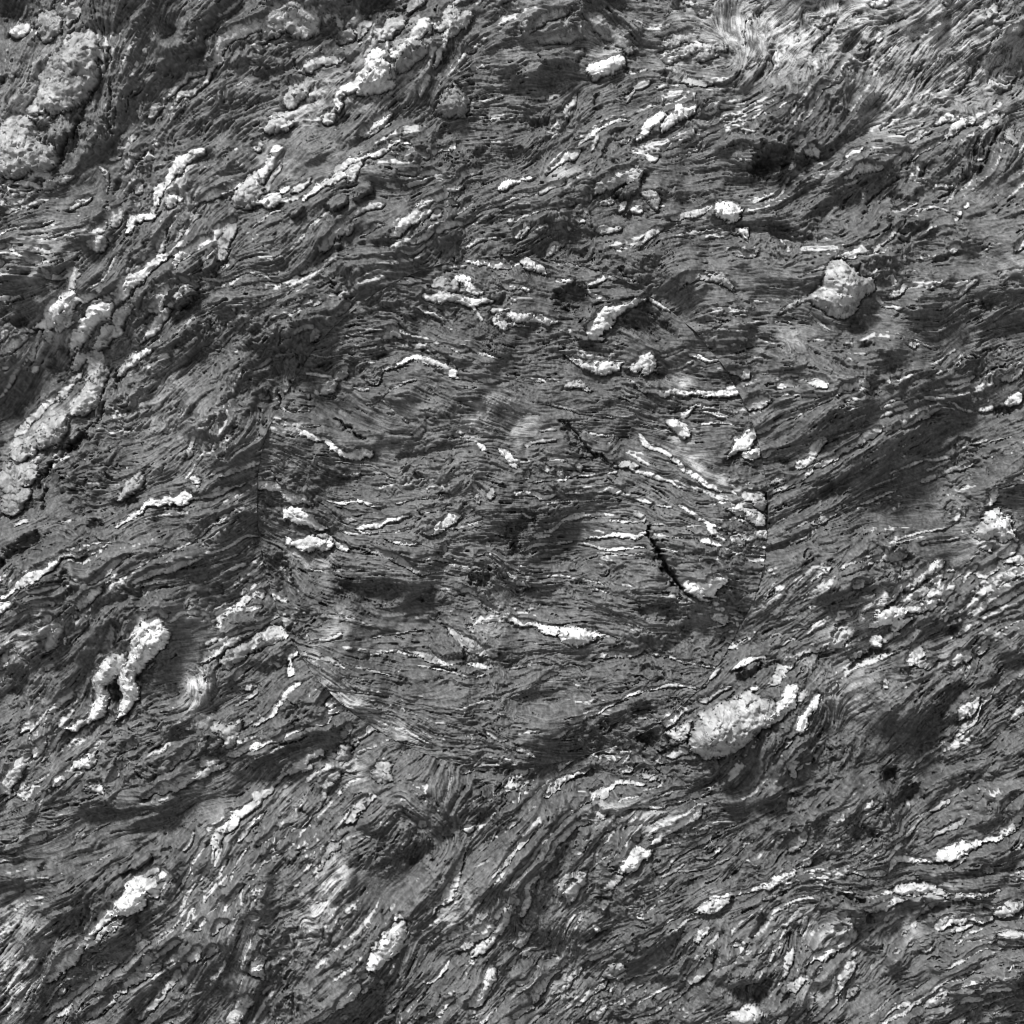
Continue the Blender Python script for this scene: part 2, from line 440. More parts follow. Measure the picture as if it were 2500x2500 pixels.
(1, 2): """
p .25 1500,1620,120 1700,1780,100
p .2 300,600,.. 
.78 105,20,60 160,80,70 230,120,70 290,160,20
.92 0,255,40 80,250,40 160,260,20 / 0,90,15 90,75,15
.78 350,190,40 400,190,40 480,200,25 / 600,220,30 660,200,40 720,170,50 800,190,30 / 860,195,20 940,190,20
.95 590,240,20 600,290,20 650,320,25 720,345,20
.87 1040,330,20 1110,370,30 1190,415,20
.9 580,600,50 650,550,100 710,490,120 770,440,90 840,400,60 920,360,50 1010,330,30
.87 500,600,30 560,620,30 640,620,40 710,620,30
.7 450,560,60 500,590,40
.78 0,460,50 100,470,60 200,480,60 300,495,40 370,500,20
.8 0,520,15 100,530,10 200,545,8
.92 430,765,20 500,790,50 580,825,90 680,835,90 780,830,60 840,810,30
.8 880,840,20 950,820,80 1020,800,90 1030,850,60 1110,860,20
.95 1330,745,30 1400,755,30 1470,785,25 1550,785,20
.8 1130,755,10 1200,740,15 1280,705,15 / 1190,855,10 1280,835,15 1360,790,15 / 1390,840,15 1430,840,15
.6 200,930,20 250,940,25 290,905,10 / 430,980,40 500,960,60 550,980,40 600,1005,20
.83 960,970,20 1060,1010,30 1150,1030,40 1240,1010,50 1340,1020,40 1430,1035,45 1530,1035,50 1620,1020,60 1700,1020,60
.75 1390,1110,20 1330,1150,30 1280,1200,40 / 1390,1110,20 1460,1130,20 1560,1150,15
.7 1180,1270,50 1230,1260,90 1290,1300,80 1340,1310,30
.88 1430,1165,15 1500,1180,15 1550,1190,30 1610,1200,15 / 1430,1250,15 1540,1245,15 1650,1255,15 1710,1275,20 1780,1250,15 / 1650,1165,15 1700,1165,10
.97 1600,1480,20 1680,1440,60 1740,1380,110 1800,1350,100 1830,1360,40
.92 1740,1490,30 1800,1480,90 1860,1460,60
.8 1740,1320,40 1790,1300,60
.8 970,1320,20 1010,1390,40 1080,1430,40 1160,1465,40 1200,1490,30
.87 1200,1510,20 1260,1560,30 1330,1620,40 1410,1680,50 1490,1710,50 1570,1730,30 1680,1780,20
.65 720,1520,20 800,1545,50 880,1560,50 960,1555,30
.87 900,1590,15 1000,1610,30 1080,1640,30 1200,1690,20 1320,1740,15
.75 1350,1710,15 1450,1755,15 1600,1790,15
.92 190,1680,15 300,1665,15 410,1660,20 500,1620,20 580,1635,15 700,1615,15 800,1610,25
.92 50,1770,50 150,1770,30 260,1795,35 350,1785,15
.92 430,1770,15 530,1760,20 650,1745,30 750,1735,50 830,1740,50
.8 290,1840,15 400,1830,15 540,1815,15 680,1810,10 / 290,1500,25 350,1520,25 430,1530,15
.92 930,1810,15 1000,1820,30 1050,1835,15 / 1090,1850,10 1200,1870,15
.92 1250,1850,15 1330,1900,35
.97 1610,1880,30 1700,1890,60 1800,1920,40 / 1540,1830,20 1600,1830,20
.72 1700,1770,50 1800,1790,70 1900,1780,40
.55 1810,1850,100 1880,1840,100
.75 1630,1700,15 1700,1710,20 1770,1680,15
.62 290,1105,10 400,1130,10 520,1170,15 650,1190,15 790,1205,10
.6 240,1310,20 300,1300,25 350,1300,15 / 120,1410,30 200,1390,30 350,1370,15
.65 540,1300,20 640,1330,20 740,1340,10 / 730,1400,15 770,1370,12 775,1330,10
.5 270,1560,40 290,1600,25 / 360,1560,40 390,1620,40 410,1680,20 / 150,1600,30 130,1660,40 / 520,1540,60 540,1590,40
.6 720,780,15 860,790,20 / 980,980,10 920,940,20 880,920,10
.6 940,1180,15 1000,1210,20 1080,1230,10 / 940,1250,12 1080,1280,20 1180,1300,12
.6 1380,1440,.. 
p .3 1280,1400,150 1400,1560,120
p .25 100,1250,200
p .3 1300,950,120
d 1.2 420,320,130 520,300,130 570,280,70
d 1.0 600,710,60 720,740,60 560,680,50
d 1.1 430,1300,60 480,1380,80 560,1450,50 640,1490,40
d .8 1230,1160,40 1300,1140,30 / 1760,1440,20
d .8 980,480,200 1150,600,150
d .8 650,1500,30 750,1540,30
c 400,1230 520,1330 590,1440 700,1500 800,1570
f 800,500 950,620 1100,700
f 600,900 900,1050 1150,1150
f 0,800 250,850 500,950
f 900,1500 1200,1680 1500,1800
f 0,1150 400,1180 800,1230
f 100,1600 500,1590 800,1590
.5 1230,260,20 1280,210,40 1350,190,50 1440,180,60 1530,200,60 1600,240,40 1640,280,30
.8 1270,205,10 1400,165,14 1530,175,14 1610,215,12 1660,280,12
.8 1620,870,15 1690,870,30 1740,880,60 1710,910,30
.75 1760,1120,40 1830,1110,80 1910,1090,60
.8 1830,1320,30 1930,1280,40 / 1870,1500,30 1935,1470,30
f 1300,100 1500,120 1900,100
f 1500,500 1700,480 1930,440
f 1700,750 1800,740 1930,720
f 1850,1200 1900,1180 1930,1160
""",
(1, 3): """
g .62 500,60 570,55 640,130 720,190 785,190 820,290 740,330 640,470 540,500 430,440 310,330 420,240
.6 120,440,20 200,390,30 310,330,40
.65 820,330,20 870,380,30 950,410,30 990,420,20
.58 910,310,40 990,280,50 1090,235,20 / 1370,340,30 1440,300,30 1500,250,35 1560,200,20
.7 330,650,15 430,645,15 / 0,890,10 100,890,10 / 90,930,10 160,905,15 260,905,15
.8 100,990,40 160,975,60 240,985,40 / 250,920,40 300,940,40
.87 320,960,50 380,970,80 430,985,50
.87 510,1070,15 550,1010,40 620,990,40 670,970,60 750,985,40
.97 1340,950,30 1430,950,40 1520,925,40 1590,910,20
.75 0,1110,60 40,1080,50 / 30,1050,15 150,1045,20 280,1050,20 400,1065,15
.82 0,1310,15 120,1240,15 250,1190,15 370,1130,12 470,1080,10
.68 380,1320,12 470,1240,15 500,1190,10 / 620,1240,15 720,1200,12 / 830,1140,12 950,1080,15 1010,1080,10
.87 370,1590,25 460,1530,35 550,1470,40 640,1420,50 720,1360,60 800,1320,60 860,1290,50
.7 60,1780,20 150,1720,25 260,1660,30 350,1600,30
.75 230,1560,50 300,1550,70 350,1490,80 400,1400,80 430,1370,40
.58 80,1700,40 120,1660,50 160,1620,30
.7 1010,1290,20 1120,1220,30 1230,1170,35 1310,1140,25 / 880,1340,15 950,1300,20 1000,1270,15
.75 1360,1100,15 1430,1100,15 1470,1130,20 1580,1155,20 / 1620,1150,40 1670,1140,40 1720,1130,40
.82 1820,1100,50 1860,1080,70 1930,1030,50
.7 1780,930,30 1850,890,50 1930,850,40
.7 1560,1040,30 1600,1080,20
.8 0,1480,25 40,1470,30 90,1450,15
.72 960,1620,12 1090,1560,20 1210,1520,15 / 1230,1520,15 1330,1510,25 1400,1490,30 / 1240,1600,15 1330,1555,15
.8 720,1840,15 820,1815,25 900,1780,20 1000,1745,12
.65 150,1920,10 270,1860,15 380,1830,12 / 400,1910,10 480,1890,14 560,1860,8
.5 1200,1680,30 1350,1620,40 1500,1570,40 1610,1530,20
.7 1700,1740,20 1790,1700,20 1890,1680,15
.6 1700,490,10 1800,420,14 1920,370,10 / 300,150,8 450,110,14 560,60,10 / 330,440,12 400,510,16 470,570,12
.6 540,1350,10 700,1300,12 / 160,1500,8 300,1420,12 400,1360,8 / 1100,640,12 1180,680,14 1260,710,8
.55 570,30,30 640,10,30 / 1060,680,40 1110,695,40
.6 650,1800,8 800,1720,10 1000,1650,8 / 1500,1460,8 1620,1430,14 / 1700,1380,8 1850,1350,12
p .15 1850,100,200
p .2 150,650,160
d .8 620,780,260 850,850,200 780,960,140
d 1.2 1750,1160,30 1850,1140,40
d .7 1000,470,50 / 700,560,120 / 1650,370,100 / 160,1550,50
f 100,100 500,150 900,100
f 900,600 1200,700 1600,500
f 200,600 400,800 700,900
f 1000,800 1400,650 1850,350
f 1100,1050 1500,850 1900,650
f 600,1600 900,1450 1300,1250
f 900,1700 1300,1600 1900,1250
f 1200,200 1500,150 1900,50
f 800,1900 1200,1780 1600,1700
u .9 560,250,200
u .6 1450,1000,120 1200,1150,100
""",
(2, 0): """
p .22 350,850,220
p .18 1500,800,200
.85 880,150,30 930,90,40 1010,50,40 1070,20,60
.8 680,340,20 740,330,20 820,270,15 / 680,280,20 740,260,15 850,250,12 / 875,230,14 880,200,16
.87 0,690,40 80,650,30 140,580,50 220,530,80 320,480,80 410,430,60 480,370,45 560,350,40 650,340,20
.7 720,550,20 790,500,35 840,460,40 890,400,40 980,345,12
.7 830,540,12 950,490,15 1000,450,25 1090,410,20 1170,360,15 1300,320,15 1410,260,15 1490,200,15 1570,130,15 1660,100,10
.75 1010,540,15 1130,490,40 1210,460,50 1320,430,45 1430,390,30 1500,370,15
.7 1570,330,20 1660,290,25 1800,220,20 1890,205,12 / 1630,390,12 1740,340,12
.92 0,770,90 60,720,70 160,680,20
.8 170,660,20 250,620,20 370,600,30 480,570,15
.7 190,750,15 300,710,20 390,690,30 460,700,30
.8 0,880,15 80,850,20 160,800,20
.87 610,720,25 660,680,60 720,630,80 790,570,30
.85 380,800,50 420,800,50 / 600,800,20 612,780,30
.6 330,1070,30 390,1000,90 430,940,120 450,880,100 410,850,50
.8 500,1000,20 510,940,30 / 530,950,20 640,890,20
.65 800,1050,60 830,980,70 850,900,50 850,830,20
.97 500,1610,40 590,1580,50 680,1550,50 740,1510,90 750,1440,110 750,1360,110 750,1290,120 800,1210,140 870,1150,140 920,1090,110 940,1050,70
.8 770,1140,20 850,1090,40 920,1040,30
.97 860,1560,20 900,1500,60 950,1430,90 960,1340,120 950,1260,110 990,1170,110 1050,1080,140 1110,1000,170 1170,920,170 1250,890,60
.82 990,950,30 1030,880,60 1080,800,70 1110,790,40
.6 970,1040,25 1030,980,40 1090,910,45 1150,860,40 1210,850,20
.65 1130,790,30 1180,760,40 1240,770,60 1260,800,30
.87 1280,820,20 1350,780,30 1450,770,30 1540,790,15
.75 340,1860,20 400,1760,25 450,1680,25 490,1620,25
.77 370,1500,25 430,1450,50 490,1400,45 550,1350,15 / 560,1350,12 620,1300,12
.87 170,1650,25 220,1600,60 270,1560,40
.6 250,1640,25 310,1570,30 370,1470,25
.87 280,1820,30 310,1760,60 350,1680,40
.75 20,1190,20 40,1160,40 70,1110,50 100,1040,15
.6 360,1180,60 400,1150,60
.5 930,1780,20 980,1750,50 1020,1730,20 / 1000,1600,20 1060,1560,20
.65 140,1900,70 190,1840,60 250,1810,40
.77 560,1910,40 620,1890,70 680,1840,70 720,1780,40
.7 700,1760,25 750,1720,30 810,1690,15
.68 1270,1910,20 1340,1840,40 1420,1770,50 1480,1710,30 1520,1680,15
g .65 1580,1600 1640,1570 1720,1570 1800,1560 1760,1640 1740,1720 1680,1770 1620,1780 1660,1700 1590,1660
.87 1710,1810,60 1790,1780,70 1870,1740,60 1930,1740,60
.75 1480,1900,40 1540,1860,70 1620,1850,50
.65 1500,1130,60 1540,1090,90 1600,1060,60 1650,1020,30
.7 1630,1060,30 1690,1000,60 1760,950,50
g .5 1600,1150 1700,1040 1850,950 1935,900 1935,1050 1820,1100 1700,1190 1640,1190
.65 1620,980,25 1700,930,30 1800,900,30 1930,870,20
.77 1580,790,25 1640,750,30 1740,740,20 / 1750,730,40 1800,680,60 1860,640,50 1910,630,50 1930,660,40
.87 1810,760,30 1860,740,40 1910,720,25 / 1760,640,25 1790,600,30 / 1830,600,15 1900,545,15
.7 1380,730,20 1410,660,30 1460,620,25
.6 1430,910,15 1500,870,20 1600,850,20 / 1530,990,40 1600,970,30
.85 1805,530,30 1835,550,30
.75 110,130,20 170,100,40 210,100,30 / 490,100,20 550,95,20
.6 60,980,10 100,900,14 160,830,10 / 140,960,8 220,950,10 / 130,1000,8 180,1080,14 260,1140,8
.55 1110,640,10 1150,580,14 1240,560,8 / 1050,390,8 1120,350,12 / 1120,1170,15 1160,1130,20
.6 60,1750,15 0,1810,20 / 170,1830,10 220,1740,14 / 900,1890,10 960,1860,20 1020,1830,10
.55 1740,1260,30 1790,1200,60 / 1810,1340,50 1870,1310,60 / 1720,1440,40 1800,1420,40 1900,1350,40
p .42 1500,1370,200 1450,1250,140 1480,1500,120
p .2 200,950,200
d 2.0 0,470,80 20,420,60
d 1.1 180,300,100 250,250,100 80,350,80
d .9 740,130,70 / 860,1310,40 870,1380,40 / 500,480,80
d .7 1600,620,70 / 1560,1800,90 / 130,1350,90 / 820,1440,50
f 900,250 1300,180 1800,60
f 1200,700 1500,600 1800,450
f 1100,1200 1400,1150 1500,1400
f 150,1350 250,1250 300,1100
f 900,1700 1150,1550 1400,1450
f 1000,1900 1200,1700 1350,1600
u .7 1080,1020,170 960,1330,110 / 780,1250,130 750,1420,110
""",
(2, 1): """
.97 230,90,40 240,40,80 300,60,110 360,100,90 430,130,60 540,165,15
.97 210,220,30 280,260,80 360,280,90 420,240,120 480,260,90 560,270,50
.87 590,260,40 650,290,60 690,300,40
.65 450,200,20 520,210,40 570,240,25
.8 640,80,20 690,85,40 740,90,20 / 650,175,15 700,190,20 760,195,20
.97 770,150,30 800,135,50 880,125,50 960,105,40 1050,80,30 1140,60,15
.8 770,170,15 830,190,15 960,175,12 1070,170,15 1150,145,10 / 1230,35,20 1300,15,20 1400,5,15
.75 1240,190,30 1320,160,50 1400,110,80 1470,70,80 1530,45,40 / 1560,35,30 1620,5,30
.8 1000,250,15 1060,255,25 1120,260,35 1200,265,20
.7 1210,385,15 1290,370,30 1360,375,30 1450,395,15 / 1270,480,12 1400,470,15 1510,500,20
.45 840,330,30 960,350,50 1080,400,40 1200,470,40 1270,490,20
.65 1330,575,30 1400,600,30 1490,640,30 / 1530,610,30 1590,600,25 1640,640,20
.5 1690,720,20 1800,780,20
.55 1420,880,30 1490,940,60 1570,1000,70 1650,1050,60 1750,1080,60 1800,1060,30
.65 380,980,25 450,975,25 560,960,30 640,920,30 / 360,960,30 400,930,20
.75 860,1090,10 1000,1060,20 1100,1070,20 1200,1100,12
.6 1120,1040,20 1220,1080,40 1330,1120,50 1430,1120,40
.8 1380,1150,20 1440,1135,30 1550,1130,15
.65 1570,1140,20 1660,1160,40 1760,1165,30
.8 1210,1160,8 1340,1180,10 1490,1215,15 1600,1240,15 1740,1215,10
.6 350,1080,25 520,1110,30 660,1150,20 / 700,1480,15 870,1500,15 1000,1490,10
.78 1240,1610,20 1300,1670,25 1400,1690,20 1520,1710,15 / 1330,1640,10 1500,1660,15 1620,1660,15 / 1700,1640,20 1800,1690,25 1860,1700,12 / 1570,1720,20 1610,1680,25
.6 720,1150,12 850,1190,12 1000,1235,12 / 330,800,8 500,790,12 700,800,8 / 400,460,8 560,465,14 800,455,8
.6 540,1330,12 760,1350,14 1000,1380,8 / 900,1440,10 1100,1480,14 1180,1510,8 / 1500,1500,8 1700,1490,14 1850,1520,8
.55 870,960,8 1050,930,12 1240,900,10 / 1600,1760,10 1750,1740,18 1880,1770,10 / 660,1230,10 860,1270,12
.5 1640,350,20 1690,330,35 / 1720,290,20 1730,250,30 / 1410,250,25 1415,320,25
S 1280,940 1400,900 1480,960 1570,1080 1550,1110 1400,1110 1290,1050
p .3 500,430,120 260,330,90
p .25 560,1330,120 900,1550,120 1200,1680,80
p .25 420,1080,100 660,810,100
p .15 1700,850,200
d .9 150,430,120 220,560,100 260,650,90
d 1.3 1690,560,70 1720,480,60 1600,520,60
d .6 700,640,140 1000,640,120 / 1250,650,80
d .8 850,1110,50 1000,1130,30 / 1500,1180,30 / 1100,1280,60
c 1550,1080 1545,1140 / 1320,1165 1500,1190
f 300,450 400,650 600,760
f 500,560 900,560 1200,560
f 600,850 900,800 1200,760
f 500,1200 800,1400 1150,1560
f 450,1250 700,1450 1000,1640
f 1200,1300 1500,1330 1900,1300
f 1300,1500 1600,1540 1900,1480
f 1800,600 1850,700 1930,760
f 1000,1700 1200,1760 1500,1790
f 200,100 500,180 700,280
.82 0,650,50 30,630,60 60,660,25 / 0,740,30 40,725,20
.75 0,900,15 90,840,25 170,790,25 / 0,570,12 40,545,14 80,525,12
g .75 0,930 80,880 150,880 210,900 260,970 150,1000 60,1020 0,1060
.85 0,1050,15 80,1010,30 170,995,25
.95 240,1090,50 290,1080,90 330,1090,40
.85 270,1140,50 270,1200,50 280,1230,20
.7 150,1150,50 190,1170,50
.72 0,1610,20 80,1550,30 150,1490,40 200,1420,40 260,1350,40 310,1300,40 340,1285,25
.72 470,1460,15 510,1400,30 550,1360,30
.8 430,1600,25 540,1560,50 600,1500,60 660,1470,50
.65 540,1450,60 590,1410,70
.85 0,1780,30 100,1730,25 200,1690,30 290,1650,25 380,1620,15 / 230,1630,15 300,1600,25
.9 20,1750,50 60,1740,60
.5 660,1720,30 680,1640,90 700,1590,60 720,1560,20
g .62 590,1790 700,1730 740,1810 690,1870 620,1880
.72 740,1710,25 800,1670,50 870,1620,50 910,1640,20
.87 280,1920,50 360,1870,60 420,1830,60 500,1810,50 530,1840,30
.7 380,1920,20 430,1890,25
.62 1090,1810,20 1110,1770,30 1160,1740,15 / 905,1860,20 910,1840,30
.65 930,1900,80 1000,1870,60
.5 450,1640,.. 
d .9 260,900,60 300,950,40 / 600,1640,50 / 250,1140,30 / 740,1780,40
f 100,1850 350,1780 600,1680
f 350,1500 450,1400 520,1300
f 800,1850 900,1750 1050,1700
""",
(2, 2): """
.8 180,210,30 230,205,40 310,200,15
.7 270,180,15 330,150,25 400,110,30 480,80,25 570,65,20 650,70,10
.88 570,235,10 650,220,25 750,200,25 850,200,30 940,200,40 1030,185,30
.75 120,325,15 180,280,30 280,265,20 380,265,20 480,250,10
.87 520,260,12 620,275,20 700,300,25 800,300,25 900,295,15 990,290,8
.8 750,90,25 800,95,20 960,105,20 / 110,40,20 150,65,20 190,70,15
.92 1060,190,20 1120,200,30 1170,210,12 / 1200,215,10 1340,210,15 1420,230,35 1500,255,30 1560,280,15 / 1580,290,12 1670,335,12
.82 1100,300,10 1190,310,12 1280,345,10 / 1400,385,15 1450,360,15 1530,370,15 1570,380,8 / 1220,390,8 1360,390,8
.85 170,520,15 250,505,15 340,500,25 440,505,25 510,520,12 / 540,520,10 640,545,15 710,560,12
.82 20,430,20 70,460,30 130,490,15 / 60,565,25 110,560,30 160,575,15
.8 840,560,12 880,562,20 920,572,10
.75 590,580,8 760,630,10 890,655,12 / 950,670,8 1040,665,12 1140,680,10 1250,700,10 1340,690,20
.97 1290,570,30 1370,580,70 1440,600,90 1500,570,90 1550,530,90 1590,525,50
.85 1440,640,40 1530,650,20 1600,680,10
.75 1400,670,20 1440,685,25 1480,680,15 / 1500,700,40 1540,700,40 / 1510,740,15 1590,745,25
.85 1480,800,30 1540,810,60 1610,840,70 / 1470,890,15 1540,875,25 1610,860,15
.97 0,810,40 80,845,40 180,865,50 280,890,60 370,905,65
g .95 360,880 430,860 500,860 560,890 640,890 740,930 660,960 600,980 560,1015 500,1025 440,1020 400,980 370,940
.7 620,970,12 700,950,12 800,930,10
.68 820,850,8 960,870,12 1130,880,10 / 900,890,8 1050,910,10 1250,915,10 / 1170,970,15 1240,980,15
.6 620,1110,15 720,1090,40 850,1080,35 950,1060,25 1010,1045,20 1080,1070,20 1200,1100,20 1300,1130,20 1420,1150,15 1540,1180,10
.77 440,1575,25 530,1550,40 620,1520,30 700,1480,25 760,1440,20 850,1400,20 950,1350,20 1050,1320,20 1180,1300,30 1300,1310,30 1400,1325,30
.68 250,1260,25 300,1240,30 360,1225,15 / 390,1055,12 490,1055,12
.6 580,1180,30 600,1160,30
.7 70,1650,15 150,1640,20 240,1635,12 / 330,1690,15 400,1670,25 440,1630,15
.55 60,1760,30 130,1780,40 200,1830,20
.97 1620,10,40 1720,20,60 1820,60,80 1900,90,60
.87 1300,0,15 1350,50,30 1430,100,25 1530,140,20 1610,190,10 / 1450,120,20 1500,160,35 1570,230,15 / 1640,230,40 1690,250,40 1720,260,20 / 1650,180,15 1740,210,35 1840,200,35 1910,220,35
.85 1720,175,15 1900,180,20 / 1740,370,15 1820,390,25 1880,380,15 / 1750,465,12 1840,480,15 / 1690,95,10 1780,100,15 / 1780,280,15 1900,300,20
.55 930,20,40 960,60,50 1000,110,30
.6 660,330,8 820,340,10 1000,340,8 / 400,60,8 560,40,10 / 220,620,8 380,600,10 / 560,750,8 680,760,12 740,780,8
.6 1580,560,8 1700,590,10 1760,620,8 / 1640,780,8 1740,810,12 / 1640,330,8 1880,350,10 / 1220,130,10 1400,130,8 / 1060,120,12 1180,130,16
.5 0,1190,10 130,1160,16 260,1150,8 / 940,1540,8 1100,1550,12 / 200,1000,10 300,1000,12
d 1.8 1040,150,25 1060,230,30 1090,320,40 1140,420,40 1200,510,50 1260,580,30 1350,650,20
c 1040,120 1060,230 1100,350 1150,440 1220,540 1300,610
d .9 170,70,80 40,180,80 60,320,60
d .7 1200,770,120 1000,760,80 / 980,1190,60 1100,1180,50 / 1000,1500,120 / 700,1600,60
d .6 1650,560,40 / 1320,930,80
f 200,400 600,420 1000,430
f 200,720 600,760 1000,780
f 1300,750 1500,840 1650,880
f 1300,450 1500,460 1700,520
f 200,1350 600,1300 1000,1150
f 500,1750 800,1650 1100,1500
f 100,1500 350,1530 600,1440
f 1100,1000 1350,1050 1500,1080
.87 1640,1190,15 1720,1140,40 1800,1110,45 1870,1095,30 1930,1100,15
.7 1420,1310,20 1470,1260,30 1530,1200,35 1560,1180,20
.65 1400,1400,40 1450,1400,40 1540,1350,40 1630,1310,20
.9 1150,1590,30 1200,1540,60 1260,1490,50 1280,1475,20
g .77 1170,1640 1250,1590 1370,1520 1350,1600 1310,1680 1250,1720 1200,1690
g .62 1340,1620 1420,1500 1560,1420 1760,1330 1850,1380 1935,1400 1935,1560 1800,1680 1700,1770 1560,1830 1430,1840 1350,1780 1320,1690
.87 1770,1330,25 1830,1310,30
.62 1190,1800,60 1260,1790,40 1320,1800,30 / 1100,1840,60 1150,1850,60 / 900,1740,40 860,1760,30
.75 390,1910,20 430,1880,30 490,1865,15 / 800,1790,15 830,1760,25
d 1.5 1730,1220,80 1850,1170,60
d 1.4 1050,1710,90 960,1690,50
c 1110,1800 1240,1750 1310,1700 / 1330,1660 1320,1720
d .8 1620,1400,15 / 1340,1440,40 1270,1460,20
f 1700,1000 1800,850 1930,700
f 1750,850 1850,700 1930,600
f 1600,1650 1750,1500 1930,1380
f 900,1850 1100,1780 1300,1850
u .9 1600,1600,300
""",
(2, 3): """
p .3 500,950,130 1000,600,130
p .3 1650,200,180
p .2 1400,1100,150
g .8 1640,20 1720,0 1760,60 1830,70 1870,180 1900,240 1800,250 1700,230 1600,240 1560,170 1620,100
.85 1650,-20,60 1690,-70,80 1680,-120,50
.62 1600,280,60 1660,270,80 1690,300,40
.72 1740,370,40 1800,320,60 1870,280,50
.85 1790,400,20 1870,380,50 1930,360,80
.72 1590,490,30 1650,480,60 1740,440,70 / 1480,540,30 1540,470,40 1590,430,30
.75 910,270,20 1000,230,15 1130,190,15 1270,165,12 1400,130,12 1500,60,12 / 990,255,12 1180,210,12 / 1170,265,25 1230,245,25 1340,235,15 1460,220,10
.5 350,110,40 420,80,50 540,40,30 / 180,170,10 300,110,12 430,40,15
.62 540,430,25 640,390,35 760,350,25 / 750,420,40 850,370,50 950,350,60 1030,360,40
.68 750,760,40 830,720,60 930,650,60 1010,590,60 1100,540,60 1200,470,70 1290,420,80 1350,390,60
.6 800,650,30 860,620,50 910,600,20
.97 760,880,40 810,840,80 870,800,100 950,770,90 1050,750,50
.97 920,890,30 970,860,80 1040,830,50 1080,810,20
.82 1040,740,40 1100,740,50 1170,720,80 1240,690,80 1280,660,30
.8 1020,710,20 1100,650,50 1170,610,50 1220,590,25
.92 790,970,60 830,970,80 870,940,30
.87 880,960,50 930,945,50 1000,920,25
.7 240,1090,40 330,1040,60 430,1010,70 530,980,80 620,920,80 700,880,50
.68 50,1270,50 150,1180,70 220,1130,40
.7 140,1010,25 190,980,30 240,960,15
.65 100,800,8 180,740,15 260,690,20 340,650,20
.68 640,560,60 670,550,70 700,520,40 / 485,530,25 495,510,30
.92 1320,680,30 1360,650,50 1390,620,25 / 1230,545,25 1320,525,15
.7 1340,590,15 1400,540,20 1480,490,15 / 1380,470,25 1420,450,20 / 1250,820,15 1310,770,20 1360,730,12
.85 1350,830,30 1365,790,35
.87 1670,740,25 1740,700,50 1830,640,45 1935,580,40
.6 1530,810,12 1620,700,15 1680,630,12 / 1730,580,12 1800,530,14
.85 1060,1160,50 1100,1090,100 1150,1030,80
.75 1150,1150,60 1220,1130,60 1290,1110,40
.75 1390,1140,40 1440,1120,100 1500,1100,100 1540,1060,40
.62 1600,1080,40 1640,1030,60 1680,950,40
.62 640,1110,40 700,1080,50 730,1070,20
.95 0,1540,60 80,1450,60 140,1390,90 200,1320,100 230,1300,40
.9 0,1600,50 80,1520,60 160,1450,70 220,1400,50
.97 80,1770,12 150,1700,20 210,1630,50 280,1530,80 340,1440,80 390,1370,50
.6 240,1400,40 300,1340,50
.7 190,1850,80 240,1900,70
.65 10,1920,15 30,1820,20 70,1780,15 / 60,1870,15 100,1800,15 200,1690,12
.72 1460,1560,60 1500,1500,90 1560,1460,90 1610,1420,30 / 1500,1600,40 1480,1650,40
.65 1100,1910,20 1200,1840,25 1300,1770,20 1400,1690,20 1450,1630,15
.78 1420,1700,20 1500,1640,25 1580,1560,20 1620,1470,20 1680,1380,30 1740,1300,15
.7 1530,1390,10 1600,1330,12 1650,1290,10 / 1770,1420,15 1830,1320,20 1860,1280,15
.7 1850,1560,50 1890,1500,60 1935,1470,70
.85 1560,1810,30 1610,1790,40
.55 1640,1760,15 1700,1700,30 1800,1600,30
.65 0,980,15 100,930,14 260,890,10 330,860,8 / 580,720,14 660,700,20 740,680,10 / 0,760,8 160,660,10 / 1540,380,10 1600,320,12
.65 1000,1280,10 1080,1240,18 / 1030,1320,20 1070,1300,15 / 1140,880,12 1260,840,20 / 1060,910,25 1100,890,20 / 900,1300,40 890,1260,30
.55 470,1360,30 540,1280,30 / 390,1370,15 470,1480,20 470,1560,15 / 370,1830,40 440,1740,20
.6 1880,1000,10 1920,940,14 / 1800,960,10 1860,920,12 / 1740,1170,30 1760,1150,20 / 1820,860,10 1930,800,14
p .2 650,1350,300
p .2 350,1180,120
d 1.4 680,1140,50 800,1080,40 920,1050,30
d 1.1 500,920,40 580,870,30
d .9 0,1180,60 100,1140,30 / 980,480,40 1060,430,30 / 950,700,40 850,740,20
d 1.0 1440,930,80 1380,880,60 / 1030,1200,40
d .7 1400,1600,200 1200,1700,150 1450,1350,120
d .8 120,1480,.. 
c 720,780 900,700 1080,600 1250,490 / 640,1170 720,1100
f 100,400 500,300 900,150
f 100,650 400,500 700,300
f 700,1500 900,1350 1200,1180
f 800,1800 1000,1600 1250,1400
f 1200,1850 1350,1650 1450,1450
f 1600,1200 1700,1100 1850,1000
f 1700,1850 1850,1700 1930,1650
u .7 1100,600,90 1300,430,90 / 950,800,100 / 800,1300,200
""",
